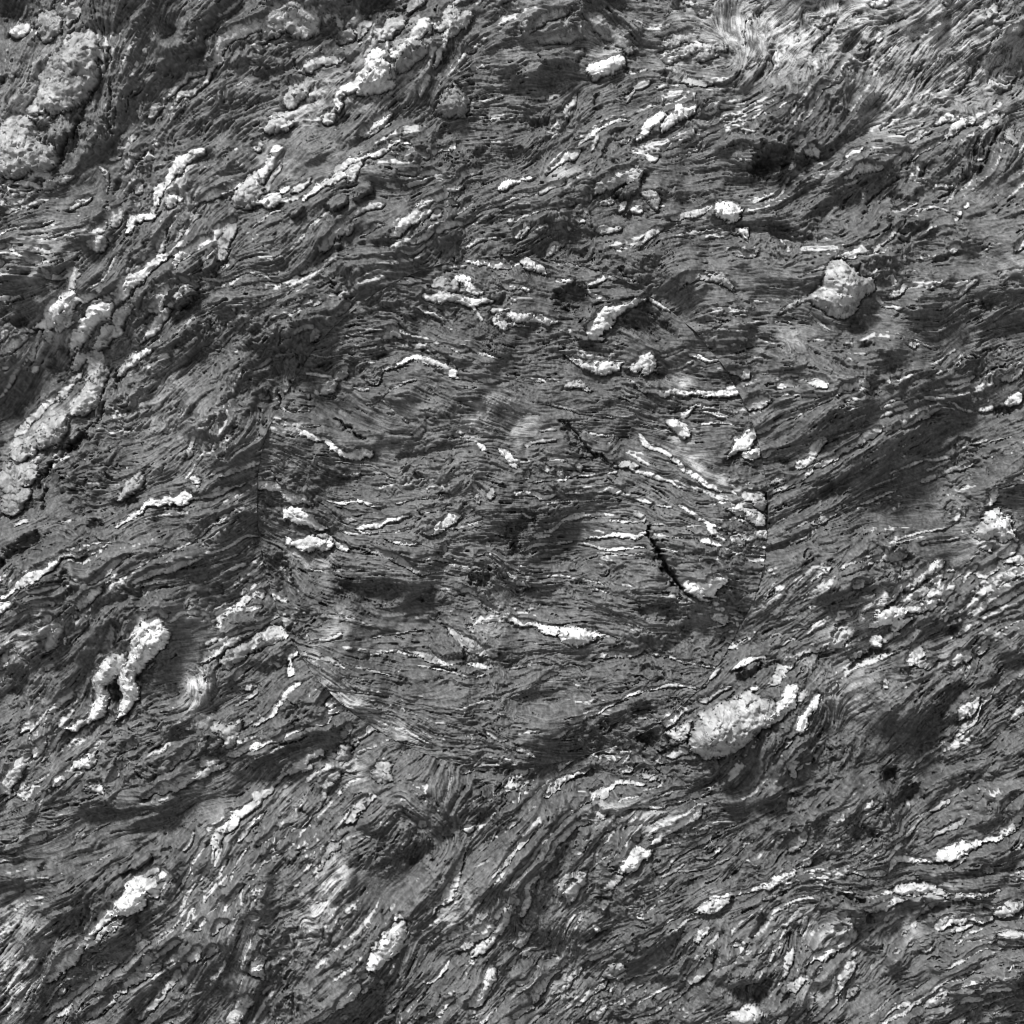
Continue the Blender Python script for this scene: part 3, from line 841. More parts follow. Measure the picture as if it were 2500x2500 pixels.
(3, 0): """
p .2 1650,500,180
p .2 1000,1550,200
.72 0,230,30 60,170,60 110,90,80 150,40,80 180,0,50
.68 20,300,12 100,240,25 160,200,15 / 230,170,15 330,110,25 400,60,15
.85 430,150,50 490,100,60 560,40,60
.65 300,350,20 330,280,25 370,200,25
g .7 620,190 690,140 760,130 800,190 820,240 730,240 650,220
.52 820,130,40 870,60,40 940,10,40
.78 1075,245,25 1150,215,35 1250,170,80 1350,140,90 1450,110,80 1520,70,50 1600,40,60 1660,10,40
.92 0,715,25 50,712,20 120,705,10
.85 340,1640,15 390,1590,50 450,1510,70 530,1440,80 590,1400,60 640,1360,30
.58 500,1420,25 570,1360,60 640,1300,80 690,1260,70
.78 680,1260,40 740,1190,70 800,1110,70 860,1040,40 910,940,35
.97 870,1110,60 940,1040,120 1030,970,160 1090,940,130
.85 1050,870,60 1120,860,80 1140,920,90 1180,960,60
.95 1210,830,40 1250,820,80 1280,800,40
.85 1160,910,40 1250,870,25
.7 950,880,30 1020,840,40 1120,790,50 1200,760,25
.87 650,1370,20 730,1290,45 800,1230,40 870,1180,50 930,1150,20
.92 1280,1010,12 1320,940,15 1370,860,25 1410,780,30 1460,690,30 1500,610,30 1540,550,25 1590,520,15
.85 1290,1110,25 1340,1060,30 1400,960,25 1460,880,12
.87 1490,860,20 1540,780,30 1580,690,25 1590,610,15
.87 1530,1000,10 1580,930,25 1620,860,30 / 1640,800,20 1690,700,20
.78 1600,600,60 1640,500,70 1720,430,70 1800,360,70 1870,310,70 1930,270,60
.92 1760,590,25 1810,520,40 1860,450,40 1930,390,30
.8 1610,740,10 1615,660,40 1640,600,20
.72 1680,380,30 1740,340,20 / 1850,260,40 1910,230,30
.85 1370,640,20 1420,580,25 1440,510,20 / 1540,480,25 1600,465,20
.87 1410,1440,60 1460,1390,70 1510,1330,60
.72 1340,1530,40 1400,1470,60
.6 1010,1920,50 1080,1840,50 1160,1760,50 1240,1660,50 1300,1570,40 1340,1540,30
.82 1340,1730,10 1420,1630,20 1480,1540,20 1545,1440,15
.75 1000,1400,30 1050,1340,60 1110,1310,15
.5 1020,1310,40 1040,1250,40
g .48 1030,1490 1060,1410 1150,1390 1140,1460 1080,1530 1020,1540
.62 1140,1450,20 1230,1380,35 1300,1320,40 1360,1290,20
.6 1190,1310,12 1250,1250,20 1310,1200,12
.66 280,1910,20 400,1830,40 500,1750,40 620,1660,40 740,1580,40 850,1500,20
.62 640,1890,60 720,1850,60 800,1770,60 860,1700,70 960,1620,60 1080,1570,60 1180,1510,30
.85 400,1920,25 460,1870,30 520,1800,12
.75 240,1790,12 300,1680,12 / 320,1810,10 380,1710,15 450,1640,10
.75 1370,1170,15 1400,1130,40 1440,1040,20 / 1500,1170,25 1550,1110,35
.68 1610,1060,12 1650,970,25 / 1690,1060,20 1740,960,30 1820,870,20
.5 1610,1210,40 1660,1150,70 1720,1130,40
.85 1870,1420,20 1910,1500,90 1930,1400,80
.7 1690,1910,100 1760,1850,130 1820,1760,110 1840,1690,90
.7 1890,1420,12 1930,1330,12 / 1650,1830,12 1740,1720,12 1830,1520,10
.7 1200,1900,15 1320,1840,20 1400,1750,12
.6 620,540,12 720,480,20 820,440,10 / 740,720,10 820,670,12 / 560,580,10 590,520,14 640,460,8 / 1060,370,10 1110,350,16
.6 100,650,15 160,630,20 / 250,540,40 330,540,40 370,500,30 / 0,490,10 60,460,14 / 20,640,10 120,570,15 250,480,10
.65 740,1380,10 820,1310,12 / 600,1500,8 700,1420,10 / 1720,840,10 1760,740,14 1830,620,10
.65 920,1480,12 960,1440,20 990,1400,12 / 1440,1210,10 1520,1190,20 / 1560,1090,15 1620,1030,12
.55 1540,1420,12 1600,1340,60 1630,1310,30
s 900,800,50 980,750,70 1080,700,60 1120,690,40
p .3 120,1200,300 250,1400,260 100,1550,250
p .35 1780,1250,170 1850,1100,150
d .8 420,1280,100 330,1420,80 / 1020,1120,50 / 1130,720,30
d .7 1250,650,60 / 340,780,80 / 900,1650,50 780,1750,40
f 0,600 500,480 1200,420
f 400,350 900,300 1600,200
f 200,850 600,700 1000,600
f 100,1300 300,1050 600,850
f 300,1500 500,1280 750,1050
f 0,1000 150,950 400,1000
f 1100,1150 1250,1050 1400,850
f 1500,1800 1650,1600 1800,1300
u .8 560,1080,140 760,930,130
u .7 1000,1000,140
""",
(3, 1): """
p .2 300,300,200
p .22 1700,1200,200
.8 250,80,30 310,40,70 380,10,70 / 360,80,20 430,30,30
.75 0,280,50 100,230,60 150,190,40 200,120,30 260,80,20 / 0,340,50 60,300,60
.87 0,440,50 40,400,50 70,380,30
.6 220,200,30 270,150,15
g .5 860,60 940,10 1030,0 1020,100 960,150 880,120
.5 500,170,60 560,130,80 640,70,60
.62 680,450,20 740,370,60 800,310,80 850,260,90 900,235,40
g .5 470,740 540,640 600,560 660,540 650,620 560,710 510,760
.65 420,750,50 435,720,40 / 310,880,40 340,850,60
.6 370,470,10 440,380,15 500,300,20 530,230,40 550,180,50
.75 40,600,20 110,540,25 180,470,30
.55 100,720,20 200,650,20 300,600,25
.68 130,650,8 200,570,12 310,480,10 / 0,760,8 80,680,12 / 20,820,8 100,700,12 180,640,8
g .96 830,1450 880,1340 920,1260 1030,1150 1110,1150 1150,1210 1130,1290 1080,1360 1000,1430 920,1500 860,1500
.87 1040,1140,30 1070,1110,40 1110,1130,20
.75 810,1530,50 850,1510,50
.97 620,1780,30 690,1710,60 750,1640,70 790,1590,60
.85 810,1650,30 850,1620,30
.72 400,1920,30 460,1870,30 540,1830,30 600,1780,20
.82 1330,1090,15 1370,1030,30 1430,960,80 1470,910,70 1490,820,50 1520,740,30 1570,640,12
.7 1520,1360,20 1590,1300,70 1680,1230,90 1760,1190,70
.68 1600,1400,40 1690,1340,60 1770,1260,60 1830,1180,60 1870,1080,60 1930,980,50
.92 1780,1130,30 1830,1060,40 1860,1010,20
.87 1440,1310,30 1490,1240,50 1530,1170,25 / 1390,1300,25 1430,1270,15
.5 1340,1230,30 1400,1170,50
.82 1280,1610,12 1350,1570,25 1410,1500,40 1450,1420,20
.78 1610,1750,60 1660,1700,90 1720,1630,70 1750,1560,70 1760,1490,20
.82 1360,1840,40 1410,1780,60 1480,1700,15
.52 1080,1800,25 1120,1740,40 1180,1700,15
.6 1800,770,30 1840,720,40 1880,670,50 1920,610,30
.8 1880,480,12 1925,420,25
.78 1530,70,50 1580,60,50 / 1620,45,20 1710,50,25 / 1400,260,12 1440,170,15 1460,90,12
.72 1230,430,60 1280,420,40 / 1540,460,30 1600,480,50
.7 0,1500,60 40,1510,70 80,1560,80
.6 30,1420,80 90,1390,60
.6 650,1870,30 690,1830,40 / 80,1690,30 150,1620,20
.7 1180,1120,12 1250,1050,15 1310,980,12
.6 1090,1640,12 1200,1500,15 1290,1360,15
.75 1590,1850,20 1700,1810,20 / 1800,1730,25 1840,1720,20 / 1225,1775,15 1265,1775,15
.6 1580,300,10 1650,240,14 / 1760,560,10 1790,490,14 / 1640,750,8 1760,680,12 / 1600,1180,8 1680,1040,12 / 1280,1050,10 1330,980,10
.6 320,1420,20 330,1440,25 / 550,1440,20 560,1410,25 / 240,1130,12 290,1090,25 / 480,1000,10 560,960,12
.5 1010,1080,20 1040,1030,40 / 960,1600,25 940,1560,25 / 1420,1900,15 1500,1830,20 / 1880,1460,8 1925,1430,14
p .42 500,1000,180 650,780,150 350,1250,140
p .22 1550,950,150 1450,1150,130
p .3 750,60,160
d .9 1250,650,130 1180,720,80 / 350,370,50
d .6 1000,1100,60 / 1700,400,100 / 1600,1250,.. 
f 800,500 900,420 1000,300
f 1000,850 1150,700 1250,550
f 1100,250 1300,400 1450,550
f 600,1500 800,1350 900,1200
f 1100,1600 1300,1250 1500,1050
f 1500,800 1650,600 1800,350
f 200,1700 350,1550 500,1350
u .7 1000,1300,150
""",
(3, 2): """
p .28 700,350,180 1200,450,150
p .22 400,950,180
p .2 400,1700,220
p .22 1500,1000,130
.75 370,80,20 400,40,40 470,0,20
.75 250,250,25 310,210,60 370,160,70 430,120,50 510,105,40 600,50,12 / 210,220,10 260,170,15 320,130,12
.72 530,330,20 620,260,40 700,210,50 800,170,40 880,150,40 1000,150,30
.55 680,260,40 740,220,50
g .5 980,20 1010,60 1130,130 1060,150 1000,110
.52 830,60,40 920,60,50
.8 810,290,15 860,260,12 960,245,12 / 890,340,20 960,320,25 1080,325,25 1130,310,20 1180,280,15 1280,260,30 1400,230,40 1480,220,20
.75 1430,340,60 1370,380,50 1280,430,60 1210,480,60 1120,530,60 1050,590,40
.9 830,790,80 880,720,110 950,680,120 1020,650,80 1050,620,30
.58 700,920,30 760,870,60 830,820,60
.78 280,700,25 310,640,40 350,580,45 410,530,60 480,480,55 540,450,40 600,440,20
.75 0,870,15 100,770,25 180,680,25 240,590,20 300,520,20 370,440,20 440,370,25 480,350,12
.75 0,700,40 50,630,40 110,560,50 170,520,25 210,470,15
.85 0,470,40 70,410,25
.68 340,980,30 370,880,20 470,790,12 550,700,12 620,610,12 690,530,15 760,480,12 / 620,750,20 660,640,20 720,570,25 780,500,20
g .7 360,970 420,900 480,810 580,780 570,870 520,960 480,1030 440,1080 410,1000
.7 600,790,15 690,700,20 770,630,12
.75 110,1120,15 130,1020,50 150,950,40 160,870,30 210,830,10
.6 0,1100,30 40,1010,50 60,930,30
.6 400,1310,20 440,1200,30 490,1120,25 560,1090,20 / 510,1180,20 550,1130,25
.87 630,1200,20 660,1230,50 660,1260,20
.77 1090,800,15 1150,770,25 1230,700,25 1310,650,25 1390,600,30 1460,570,50 1510,540,20
.6 1120,830,15 1210,800,20 1300,740,15
.8 1320,520,20 1380,520,30 1450,510,15
.62 1040,980,20 1110,930,20 1190,880,15 / 830,1170,10 1000,1080,15 1080,1040,8 / 860,920,15 950,850,12
.62 1210,800,8 1440,780,12 1560,740,20 1650,690,12 1800,590,8
.72 1370,1110,20 1440,1070,60 1520,1040,90 1590,1000,60 1640,1000,30
.85 1480,970,20 1600,970,40 1700,955,35 1800,940,35 1930,900,50
.7 1380,1050,12 1430,1020,16 1490,985,12 / 950,1300,12 1060,1220,15 1200,1140,15 1370,1080,15
.65 1380,1310,20 1410,1250,70 1460,1210,50
.58 600,1460,40 700,1420,50 780,1370,40 860,1340,20 / 870,1380,40 930,1350,40
.77 400,1520,40 430,1460,30
.75 180,1750,70 230,1680,80 300,1600,50 380,1550,30
.55 330,1720,40 420,1650,50 500,1570,50 550,1520,30
.62 500,1810,25 570,1750,50 650,1690,60 720,1650,40
g .42 690,1600 730,1530 830,1470 890,1540 780,1620
.5 580,1870,15 630,1800,50 680,1750,20
.75 40,1860,40 120,1830,40 200,1810,30 / 60,1620,40 130,1600,30 210,1500,20
.75 640,1920,40 680,1860,50 720,1820,30
.78 720,1820,12 830,1770,25 900,1710,25 1000,1650,20
.6 840,1640,8 1000,1580,15 1180,1500,15 1300,1400,15 1350,1360,10
.85 960,1790,20 1050,1730,25 1150,1680,25 1240,1620,25 1300,1530,20 1340,1440,15
.8 1330,1640,25 1380,1570,70 1430,1510,70 1470,1410,40 1500,1350,15
.75 910,1900,12 1050,1860,25 1150,1790,25 1270,1730,25 1340,1640,25
g .75 1580,1860 1650,1800 1740,1740 1830,1760 1880,1820 1850,1890 1750,1930 1640,1930
.62 1640,1320,40 1700,1330,40 / 1450,1330,15 1540,1250,30 / 1690,1200,20 1790,1120,12
.65 0,1510,15 60,1440,20 110,1400,12 / 60,1350,60 120,1290,60 180,1220,20
.65 640,330,40 690,400,40 720,390,20 / 840,490,10 860,440,20 / 880,450,10 980,440,16 1080,460,12
.6 1080,250,12 1200,200,18 1340,170,12 / 1000,200,10 1100,170,14 1140,130,10 / 1700,640,10 1800,580,10 / 80,270,10 110,150,14 180,60,10
.6 740,720,10 800,640,12 / 220,960,20 260,860,25 / 920,560,30 960,530,30 / 1480,660,30 1510,640,20
.6 1520,1520,8 1640,1430,14 1760,1360,8 / 1820,1500,20 1900,1470,30 / 1240,1420,12 1280,1350,20 / 1380,1830,12 1450,1810,18
.55 1780,1580,30 1830,1590,30 / 440,1590,20 480,1550,15 / 380,1740,20 320,1790,25 / 150,1920,25 250,1860,20
d 1.0 1840,1260,60 1870,1130,60 / 1700,1640,130 1850,1680,100
d .7 950,970,90 / 1080,720,40 1070,800,25 / 600,1620,60 / 700,1000,60 / 1080,1760,40
d .6 100,1450,60 / 450,1700,50 / 300,880,50
f 100,250 250,150 450,60
f 400,700 550,560 700,420
f 900,900 1200,850 1600,600
f 800,1200 1200,1050 1700,800
f 1000,1500 1200,1400 1300,1280
f 1500,300 1700,350 1900,300
f 1500,1750 1600,1500 1700,1350
f 1050,400 1200,380 1300,350
u .6 930,710,120
""",
(3, 3): """
p .28 1300,950,200
p .25 300,1150,180 600,1300,150
p .25 1100,1250,150
p .22 400,1650,180
p .2 1300,1750,150
.62 220,40,60 230,110,40
.82 0,925,25 60,890,50 130,850,60 200,820,50 250,770,40 320,730,40 370,690,15
.82 150,900,20 220,870,25 280,840,40 350,830,40 430,825,35 500,825,30
.55 200,660,40 250,600,70 290,530,60 300,480,20
.87 620,820,20 680,800,30 780,810,40 860,815,40 910,810,40
.85 940,800,30 960,750,35 990,720,50 1060,715,50 1150,725,40 1240,725,25
.97 1280,700,50 1350,670,90 1440,630,100 1520,610,70 1600,600,40
.82 1620,590,30 1720,540,40 1800,500,60 1860,430,60 1920,370,30
.7 1370,770,30 1430,730,30 1470,700,20
.9 660,660,20 710,630,40 740,620,30 / 490,690,25 530,670,20
.65 1240,360,30 1310,330,40 1380,300,40 / 1050,470,12 1150,410,15 1250,350,15 / 1400,260,15 1500,200,15 1590,90,20 1690,10,15
.55 1220,580,15 1290,520,40 1400,460,50 1490,420,25
.6 910,630,25 1000,570,25 1080,520,25 1180,420,12
.7 730,340,25 770,300,50 830,280,30 / 700,460,10 740,390,20 860,310,20 / 950,260,20 1010,215,20 / 1090,300,25 1105,330,30
.5 810,570,15 850,500,40
g .78 960,950 1030,900 1200,890 1300,910 1380,950 1500,950 1700,925 1750,945 1650,980 1500,1010 1420,1030 1370,1000 1250,970 1150,990 1040,980
.87 740,1055,30 830,1060,70 910,1060,80 1000,1030,50 1070,1010,30
.75 790,980,30 860,960,40 950,965,30
.75 1550,1070,20 1620,1050,40 1700,1060,25
.77 1280,1240,60 1360,1190,80 1430,1170,60 1520,1150,60 1600,1150,50 1690,1130,60
.65 1720,1100,70 1800,1070,90 1900,1040,80
.75 1390,1250,20 1450,1230,25 1540,1210,12
.75 1200,1130,40 1240,1090,50 1310,1040,30
.82 540,1130,60 600,1130,80 640,1190,60 660,1250,80 620,1310,80 550,1360,60 480,1390,60 400,1430,50 310,1480,20
.6 540,1230,80 590,1200,60
.65 190,1640,70 260,1600,80 320,1550,60
.68 540,1700,40 580,1600,70 620,1520,80 650,1450,50
.75 660,1430,40 690,1390,60 730,1380,50
.65 320,1800,50 360,1700,60 390,1620,50 / 250,1920,20 310,1830,30
.7 370,1890,25 450,1810,50 530,1730,50
g .5 600,1730 630,1670 710,1650 710,1700 650,1750
.82 550,1790,12 640,1730,12 710,1670,15
.7 150,1580,30 170,1490,60 200,1410,50 210,1360,20
.75 50,1450,40 80,1370,40 120,1300,40 170,1240,30 / 110,1370,30 150,1290,25
.6 60,1250,20 150,1180,25 240,1140,40 310,1100,30 / 280,1280,15 310,1190,40 330,1120,25 / 200,1090,60 250,1060,40
.52 360,1570,25 430,1500,25 / 480,1590,12 540,1500,20 / 90,1540,20 95,1460,30
.75 840,1880,20 960,1810,20 1090,1760,25
.82 790,1920,20 920,1880,25 1040,1830,25 1150,1760,30 1250,1690,35 1340,1600,30 1450,1540,25 1560,1490,30
.65 770,1850,12 860,1790,15 940,1730,10 / 1050,1720,10 1140,1650,12 1220,1590,8
.68 1310,1520,12 1440,1450,25 1530,1390,30 1630,1350,35 1750,1350,20
.92 1590,1690,25 1690,1660,40 1780,1650,50 1820,1660,25
.9 1640,1640,15 1700,1620,20 1760,1610,20 / 1760,1590,12 1800,1550,12
.85 1780,1500,15 1840,1470,20 1900,1460,40 1935,1460,30
g .62 1190,1810 1250,1740 1340,1700 1370,1740 1300,1800 1230,1830
.65 1440,1760,40 1500,1750,60 1580,1740,40 1620,1730,20
.6 1250,1920,12 1400,1880,20 1480,1840,15 1570,1800,10 / 1100,1900,60 1160,1880,50
.8 1300,1670,20 1330,1660,25
g .8 80,1890 120,1850 180,1850 160,1910 100,1930
.6 1620,770,30 1660,790,50 1700,810,20 / 1740,340,20 1830,260,30 1880,220,20
.6 1120,1220,40 1150,1170,40 / 1050,1300,30 1070,1260,40 / 960,1400,30 1010,1380,25 / 1080,1350,30 1110,1320,40 / 920,1200,30 940,1150,40 1000,1130,20 / 1250,1370,40 1180,1390,30
.65 780,1380,10 850,1400,14 / 800,1520,8 820,1460,12 / 520,560,20 550,540,30 / 540,620,20 540,580,20 / 430,660,15 470,635,20
.6 1700,1230,8 1800,1220,14 1930,1240,10 / 1500,1310,8 1640,1300,12 / 1850,1280,10 1930,1310,12 / 1640,1000,10 1700,990,12
.65 1380,1650,20 1440,1620,25 / 1690,1840,10 1850,1770,12 / 1620,1780,8 1780,1720,10 1880,1690,8
.6 0,1000,20 60,990,25 140,960,20 / 40,1080,10 120,1030,20 / 300,980,20 380,960,25
d 1.1 720,520,110 820,540,60 / 1150,230,120 1000,300,100 / 930,130,110
d 1.1 1620,1020,50 1500,1035,30 1400,1050,20 / 780,1140,70 / 720,1000,50 580,980,50
d .8 30,1600,60 / 160,1710,80 / 1200,1020,50 1300,1120,60 / 1180,850,60 1330,860,60
d .7 250,1240,50 / 330,1370,60 / 1700,1280,80 / 1350,1680,50 / 700,1220,60
f 300,250 500,150 700,50
f 900,1750 1200,1520 1500,1350
f 1000,1550 1150,1480 1400,1350
f 1400,1650 1650,1550 1900,1560
f 1500,800 1700,850 1900,800
f 300,900 550,1000 700,1060
f 1300,200 1600,150 1900,50
u .6 640,1230,100 / 1400,650,110
"""
}
# ------------------------------------------------------------------ raster helpers
rng = np.random.default_rng(11)
STEP = 2500.0 / 1024.0                 # survey units between neighbouring vertices
LO, HI = -150.0, 2650.0
N = int(round((HI - LO) / STEP)) + 1
F32 = np.float32
CX = CY = 1250.0
RAD = 624.0


def spectral(shape, length, power=2.2, aniso=None):
    """Smooth random field with unit spread; 'length' is the largest feature in cells."""
    h, w = shape
    fy = np.fft.fftfreq(h)[:, None] * length
    fx = np.fft.rfftfreq(w)[None, :] * length
    k2 = fx * fx + fy * fy
    amp = 1.0 / (1.0 + k2) ** (power / 2.0 + 0.25)
    f = np.fft.rfft2(rng.standard_normal(shape)) * amp
    f[0, 0] = 0
    o = np.fft.irfft2(f, s=shape)
    return (o / o.std()).astype(F32)


def blur(a, sig):
    h, w = a.shape
    fy = np.fft.fftfreq(h)[:, None]
    fx = np.fft.rfftfreq(w)[None, :]
    g = np.exp(-2 * (math.pi * sig) ** 2 * (fx * fx + fy * fy))
    return np.fft.irfft2(np.fft.rfft2(a) * g, s=a.shape).astype(F32)


def upsample(a, shape):
    h, w = shape
    y = np.linspace(0, a.shape[0] - 1, h)
    x = np.linspace(0, a.shape[1] - 1, w)
    y0 = np.clip(y.astype(int), 0, a.shape[0] - 2)
    x0 = np.clip(x.astype(int), 0, a.shape[1] - 2)
    ty = (y - y0).astype(F32)[:, None]
    tx = (x - x0).astype(F32)[None, :]
    r0, r1 = a[y0], a[y0 + 1]
    top = r0[:, x0] * (1 - tx) + r0[:, x0 + 1] * tx
    bot = r1[:, x0] * (1 - tx) + r1[:, x0 + 1] * tx
    return (top * (1 - ty) + bot * ty).astype(F32)


def smooth(e0, e1, x):
    t = np.clip((x - e0) / (e1 - e0), 0, 1)
    return t * t * (3 - 2 * t)


def level(g):
    """Bring a field to an even spread over 0..1 (logistic approximation of the normal law)."""
    z = (g - g.mean()) / (g.std() + 1e-9)
    return (1.0 / (1.0 + np.exp(-1.702 * z))).astype(F32)


def ledges(c, n, edge=0.72, tilt=0.35):
    """Treads with sharp risers: the broken edges of the rock's layers."""
    t = c * n
    f = t - np.floor(t)
    return ((np.floor(t) + tilt * f + (1 - tilt) * smooth(edge, 1.0, f)) / n).astype(F32)


def along(noise, th, reach):
    """Average a noise along the foliation, so that it becomes long laminae."""
    h, w = noise.shape
    ct, st = np.cos(th).astype(F32).ravel(), np.sin(th).astype(F32).ravel()
    yy, xx = np.mgrid[0:h, 0:w]
    xx = xx.astype(F32).ravel()
    yy = yy.astype(F32).ravel()
    flat = noise.astype(F32).ravel()
    acc = flat.copy()
    tot = 1.0
    for sgn in (1.0, -1.0):
        px, py = xx.copy(), yy.copy()
        dx, dy = ct * sgn, st * sgn
        for i in range(reach):
            px += dx
            py += dy
            ix = np.clip(px + 0.5, 0, w - 1).astype(np.int32)
            iy = np.clip(py + 0.5, 0, h - 1).astype(np.int32)
            k = iy * w + ix
            c, s = ct[k], st[k]
            fl = np.where(c * dx + s * dy < 0, F32(-1), F32(1))
            dx, dy = c * fl, s * fl
            wt = 0.5 + 0.5 * math.cos(math.pi * (i + 1) / (reach + 1))
            acc += flat[k] * wt
            tot += wt
    return (acc / tot).reshape(h, w)


def cells(shape, size, jitter_x, jitter_y):
    """Distance to the joint between random crystals (0 on the joint)."""
    h, w = shape
    gh, gw = int(h / size) + 4, int(w / size) + 4
    rx = rng.random((gh, gw)).astype(F32)
    ry = rng.random((gh, gw)).astype(F32)
    yy, xx = np.mgrid[0:h, 0:w].astype(F32)
    xs = (xx + jitter_x) / size + 1
    ys = (yy + jitter_y) / size + 1
    ci, cj = np.floor(ys).astype(int), np.floor(xs).astype(int)
    f1 = np.full(shape, 9.0, F32)
    f2 = np.full(shape, 9.0, F32)
    ni = np.zeros(shape, np.int32)
    nj = np.zeros(shape, np.int32)
    for a in (-1, 0, 1):
        for b in (-1, 0, 1):
            i = np.clip(ci + a, 0, gh - 1)
            j = np.clip(cj + b, 0, gw - 1)
            d = np.hypot(j + rx[i, j] - xs, i + ry[i, j] - ys)
            ni = np.where(d < f1, i, ni)
            nj = np.where(d < f1, j, nj)
            nf1 = np.minimum(f1, d)
            f2 = np.minimum(np.maximum(f1, d), f2)
            f1 = nf1
    ra = (rng.random((gh, gw)) * 2 - 1).astype(F32)[ni, nj]
    rb = (rng.random((gh, gw)) * 2 - 1).astype(F32)[ni, nj]
    facet = (ra * (xs - nj - rx[ni, nj]) + rb * (ys - ni - ry[ni, nj])) * size
    return f2 - f1, ra, rb, facet


# ------------------------------------------------------------------ read the survey
K = 640.0 / 1932.0


def parse():
    out = []
    for (row, col), text in SURVEY.items():
        ox, oy = col * 620.0, row * 620.0
        for line in text.strip().splitlines():
            t = line.split()
            kind, val = 'q', 0.0
            if t[0] in ('g', 'd', 'u', 'p'):
                kind, val, t = t[0], float(t[1]), t[2:]
            elif t[0] in ('s', 'S', 'c', 'f'):
                kind, t = t[0], t[1:]
            else:
                val, t = float(t[0]), t[1:]
            for part in " ".join(t).split("/"):
                pts = []
                for tok in part.split():
                    try:
                        v = [float(c) for c in tok.split(",")]
                    except ValueError:
                        continue
                    x, y = ox + v[0] * K, oy + v[1] * K
                    pts.append((x, y, (v[2] * K if len(v) > 2 else 5.0)))
                if len(pts) == 1 and kind in ('d', 'u', 'p'):
                    pts.append((pts[0][0] + 2, pts[0][1] + 1, pts[0][2]))
                if len(pts) >= 2:
                    P = np.array(pts)
                    mid = P[:, :2].mean(0)
                    inside = np.hypot(mid[0] - CX, mid[1] - CY) < RAD
                    out.append((kind, val, P, bool(inside)))
    return out


def curve(P, gap):
    """Resample a surveyed line with a smooth curve through its points."""
    n = len(P)
    Q = np.vstack([2 * P[0] - P[1], P, 2 * P[-1] - P[-2]])
    res = []
    for i in range(n - 1):
        p0, p1, p2, p3 = Q[i], Q[i + 1], Q[i + 2], Q[i + 3]
        m = max(2, int(np.hypot(*(p2 - p1)[:2]) / gap) + 1)
        t = np.linspace(0, 1, m, endpoint=False)[:, None]
        res.append(0.5 * ((2 * p1) + (p2 - p0) * t + (2 * p0 - 5 * p1 + 4 * p2 - p3) * t * t
                          + (3 * p1 - p0 - 3 * p2 + p3) * t ** 3))
    res.append(P[-1:])
    R = np.vstack(res)
    R[:, 2] = np.maximum(R[:, 2] * 1.05, 4.4)
    return R


STROKES = parse()


def strike(inside):
    """Foliation angle on a coarse grid, from the veins and foliation lines."""
    S = []
    for kind, val, P, ins in STROKES:
        if ins != inside or kind not in ('q', 'f', 'c'):
            continue
        L = np.hypot(np.diff(P[:, 0]), np.diff(P[:, 1])).sum()
        if kind == 'q' and L < 2.2 * P[:, 2].max():
            continue
        R = curve(P, 22.0)
        d = np.diff(R[:, :2], axis=0)
        a = np.arctan2(d[:, 1], d[:, 0])
        wt = {'q': 1.0, 'f': 2.0, 'c': 0.6}[kind]
        S.append(np.column_stack([R[:-1, :2] + d / 2, np.cos(2 * a) * wt, np.sin(2 * a) * wt]))
    S = np.vstack(S).astype(F32)
    n = 141
    g = np.linspace(LO, HI, n).astype(F32)
    C = np.zeros((n, n), F32)
    D = np.zeros((n, n), F32)
    for r in range(n):
        d2 = (S[None, :, 0] - g[:, None]) ** 2 + (S[None, :, 1] - g[r]) ** 2
        k = np.exp(-d2 / (2 * 30.0 ** 2)) + 0.03 * np.exp(-d2 / (2 * 120.0 ** 2)) + 1e-4 * np.exp(-d2 / (2 * 500.0 ** 2))
        C[r] = k @ S[:, 2]
        D[r] = k @ S[:, 3]
    m = np.hypot(C, D) + 1e-12
    return C / m, D / m


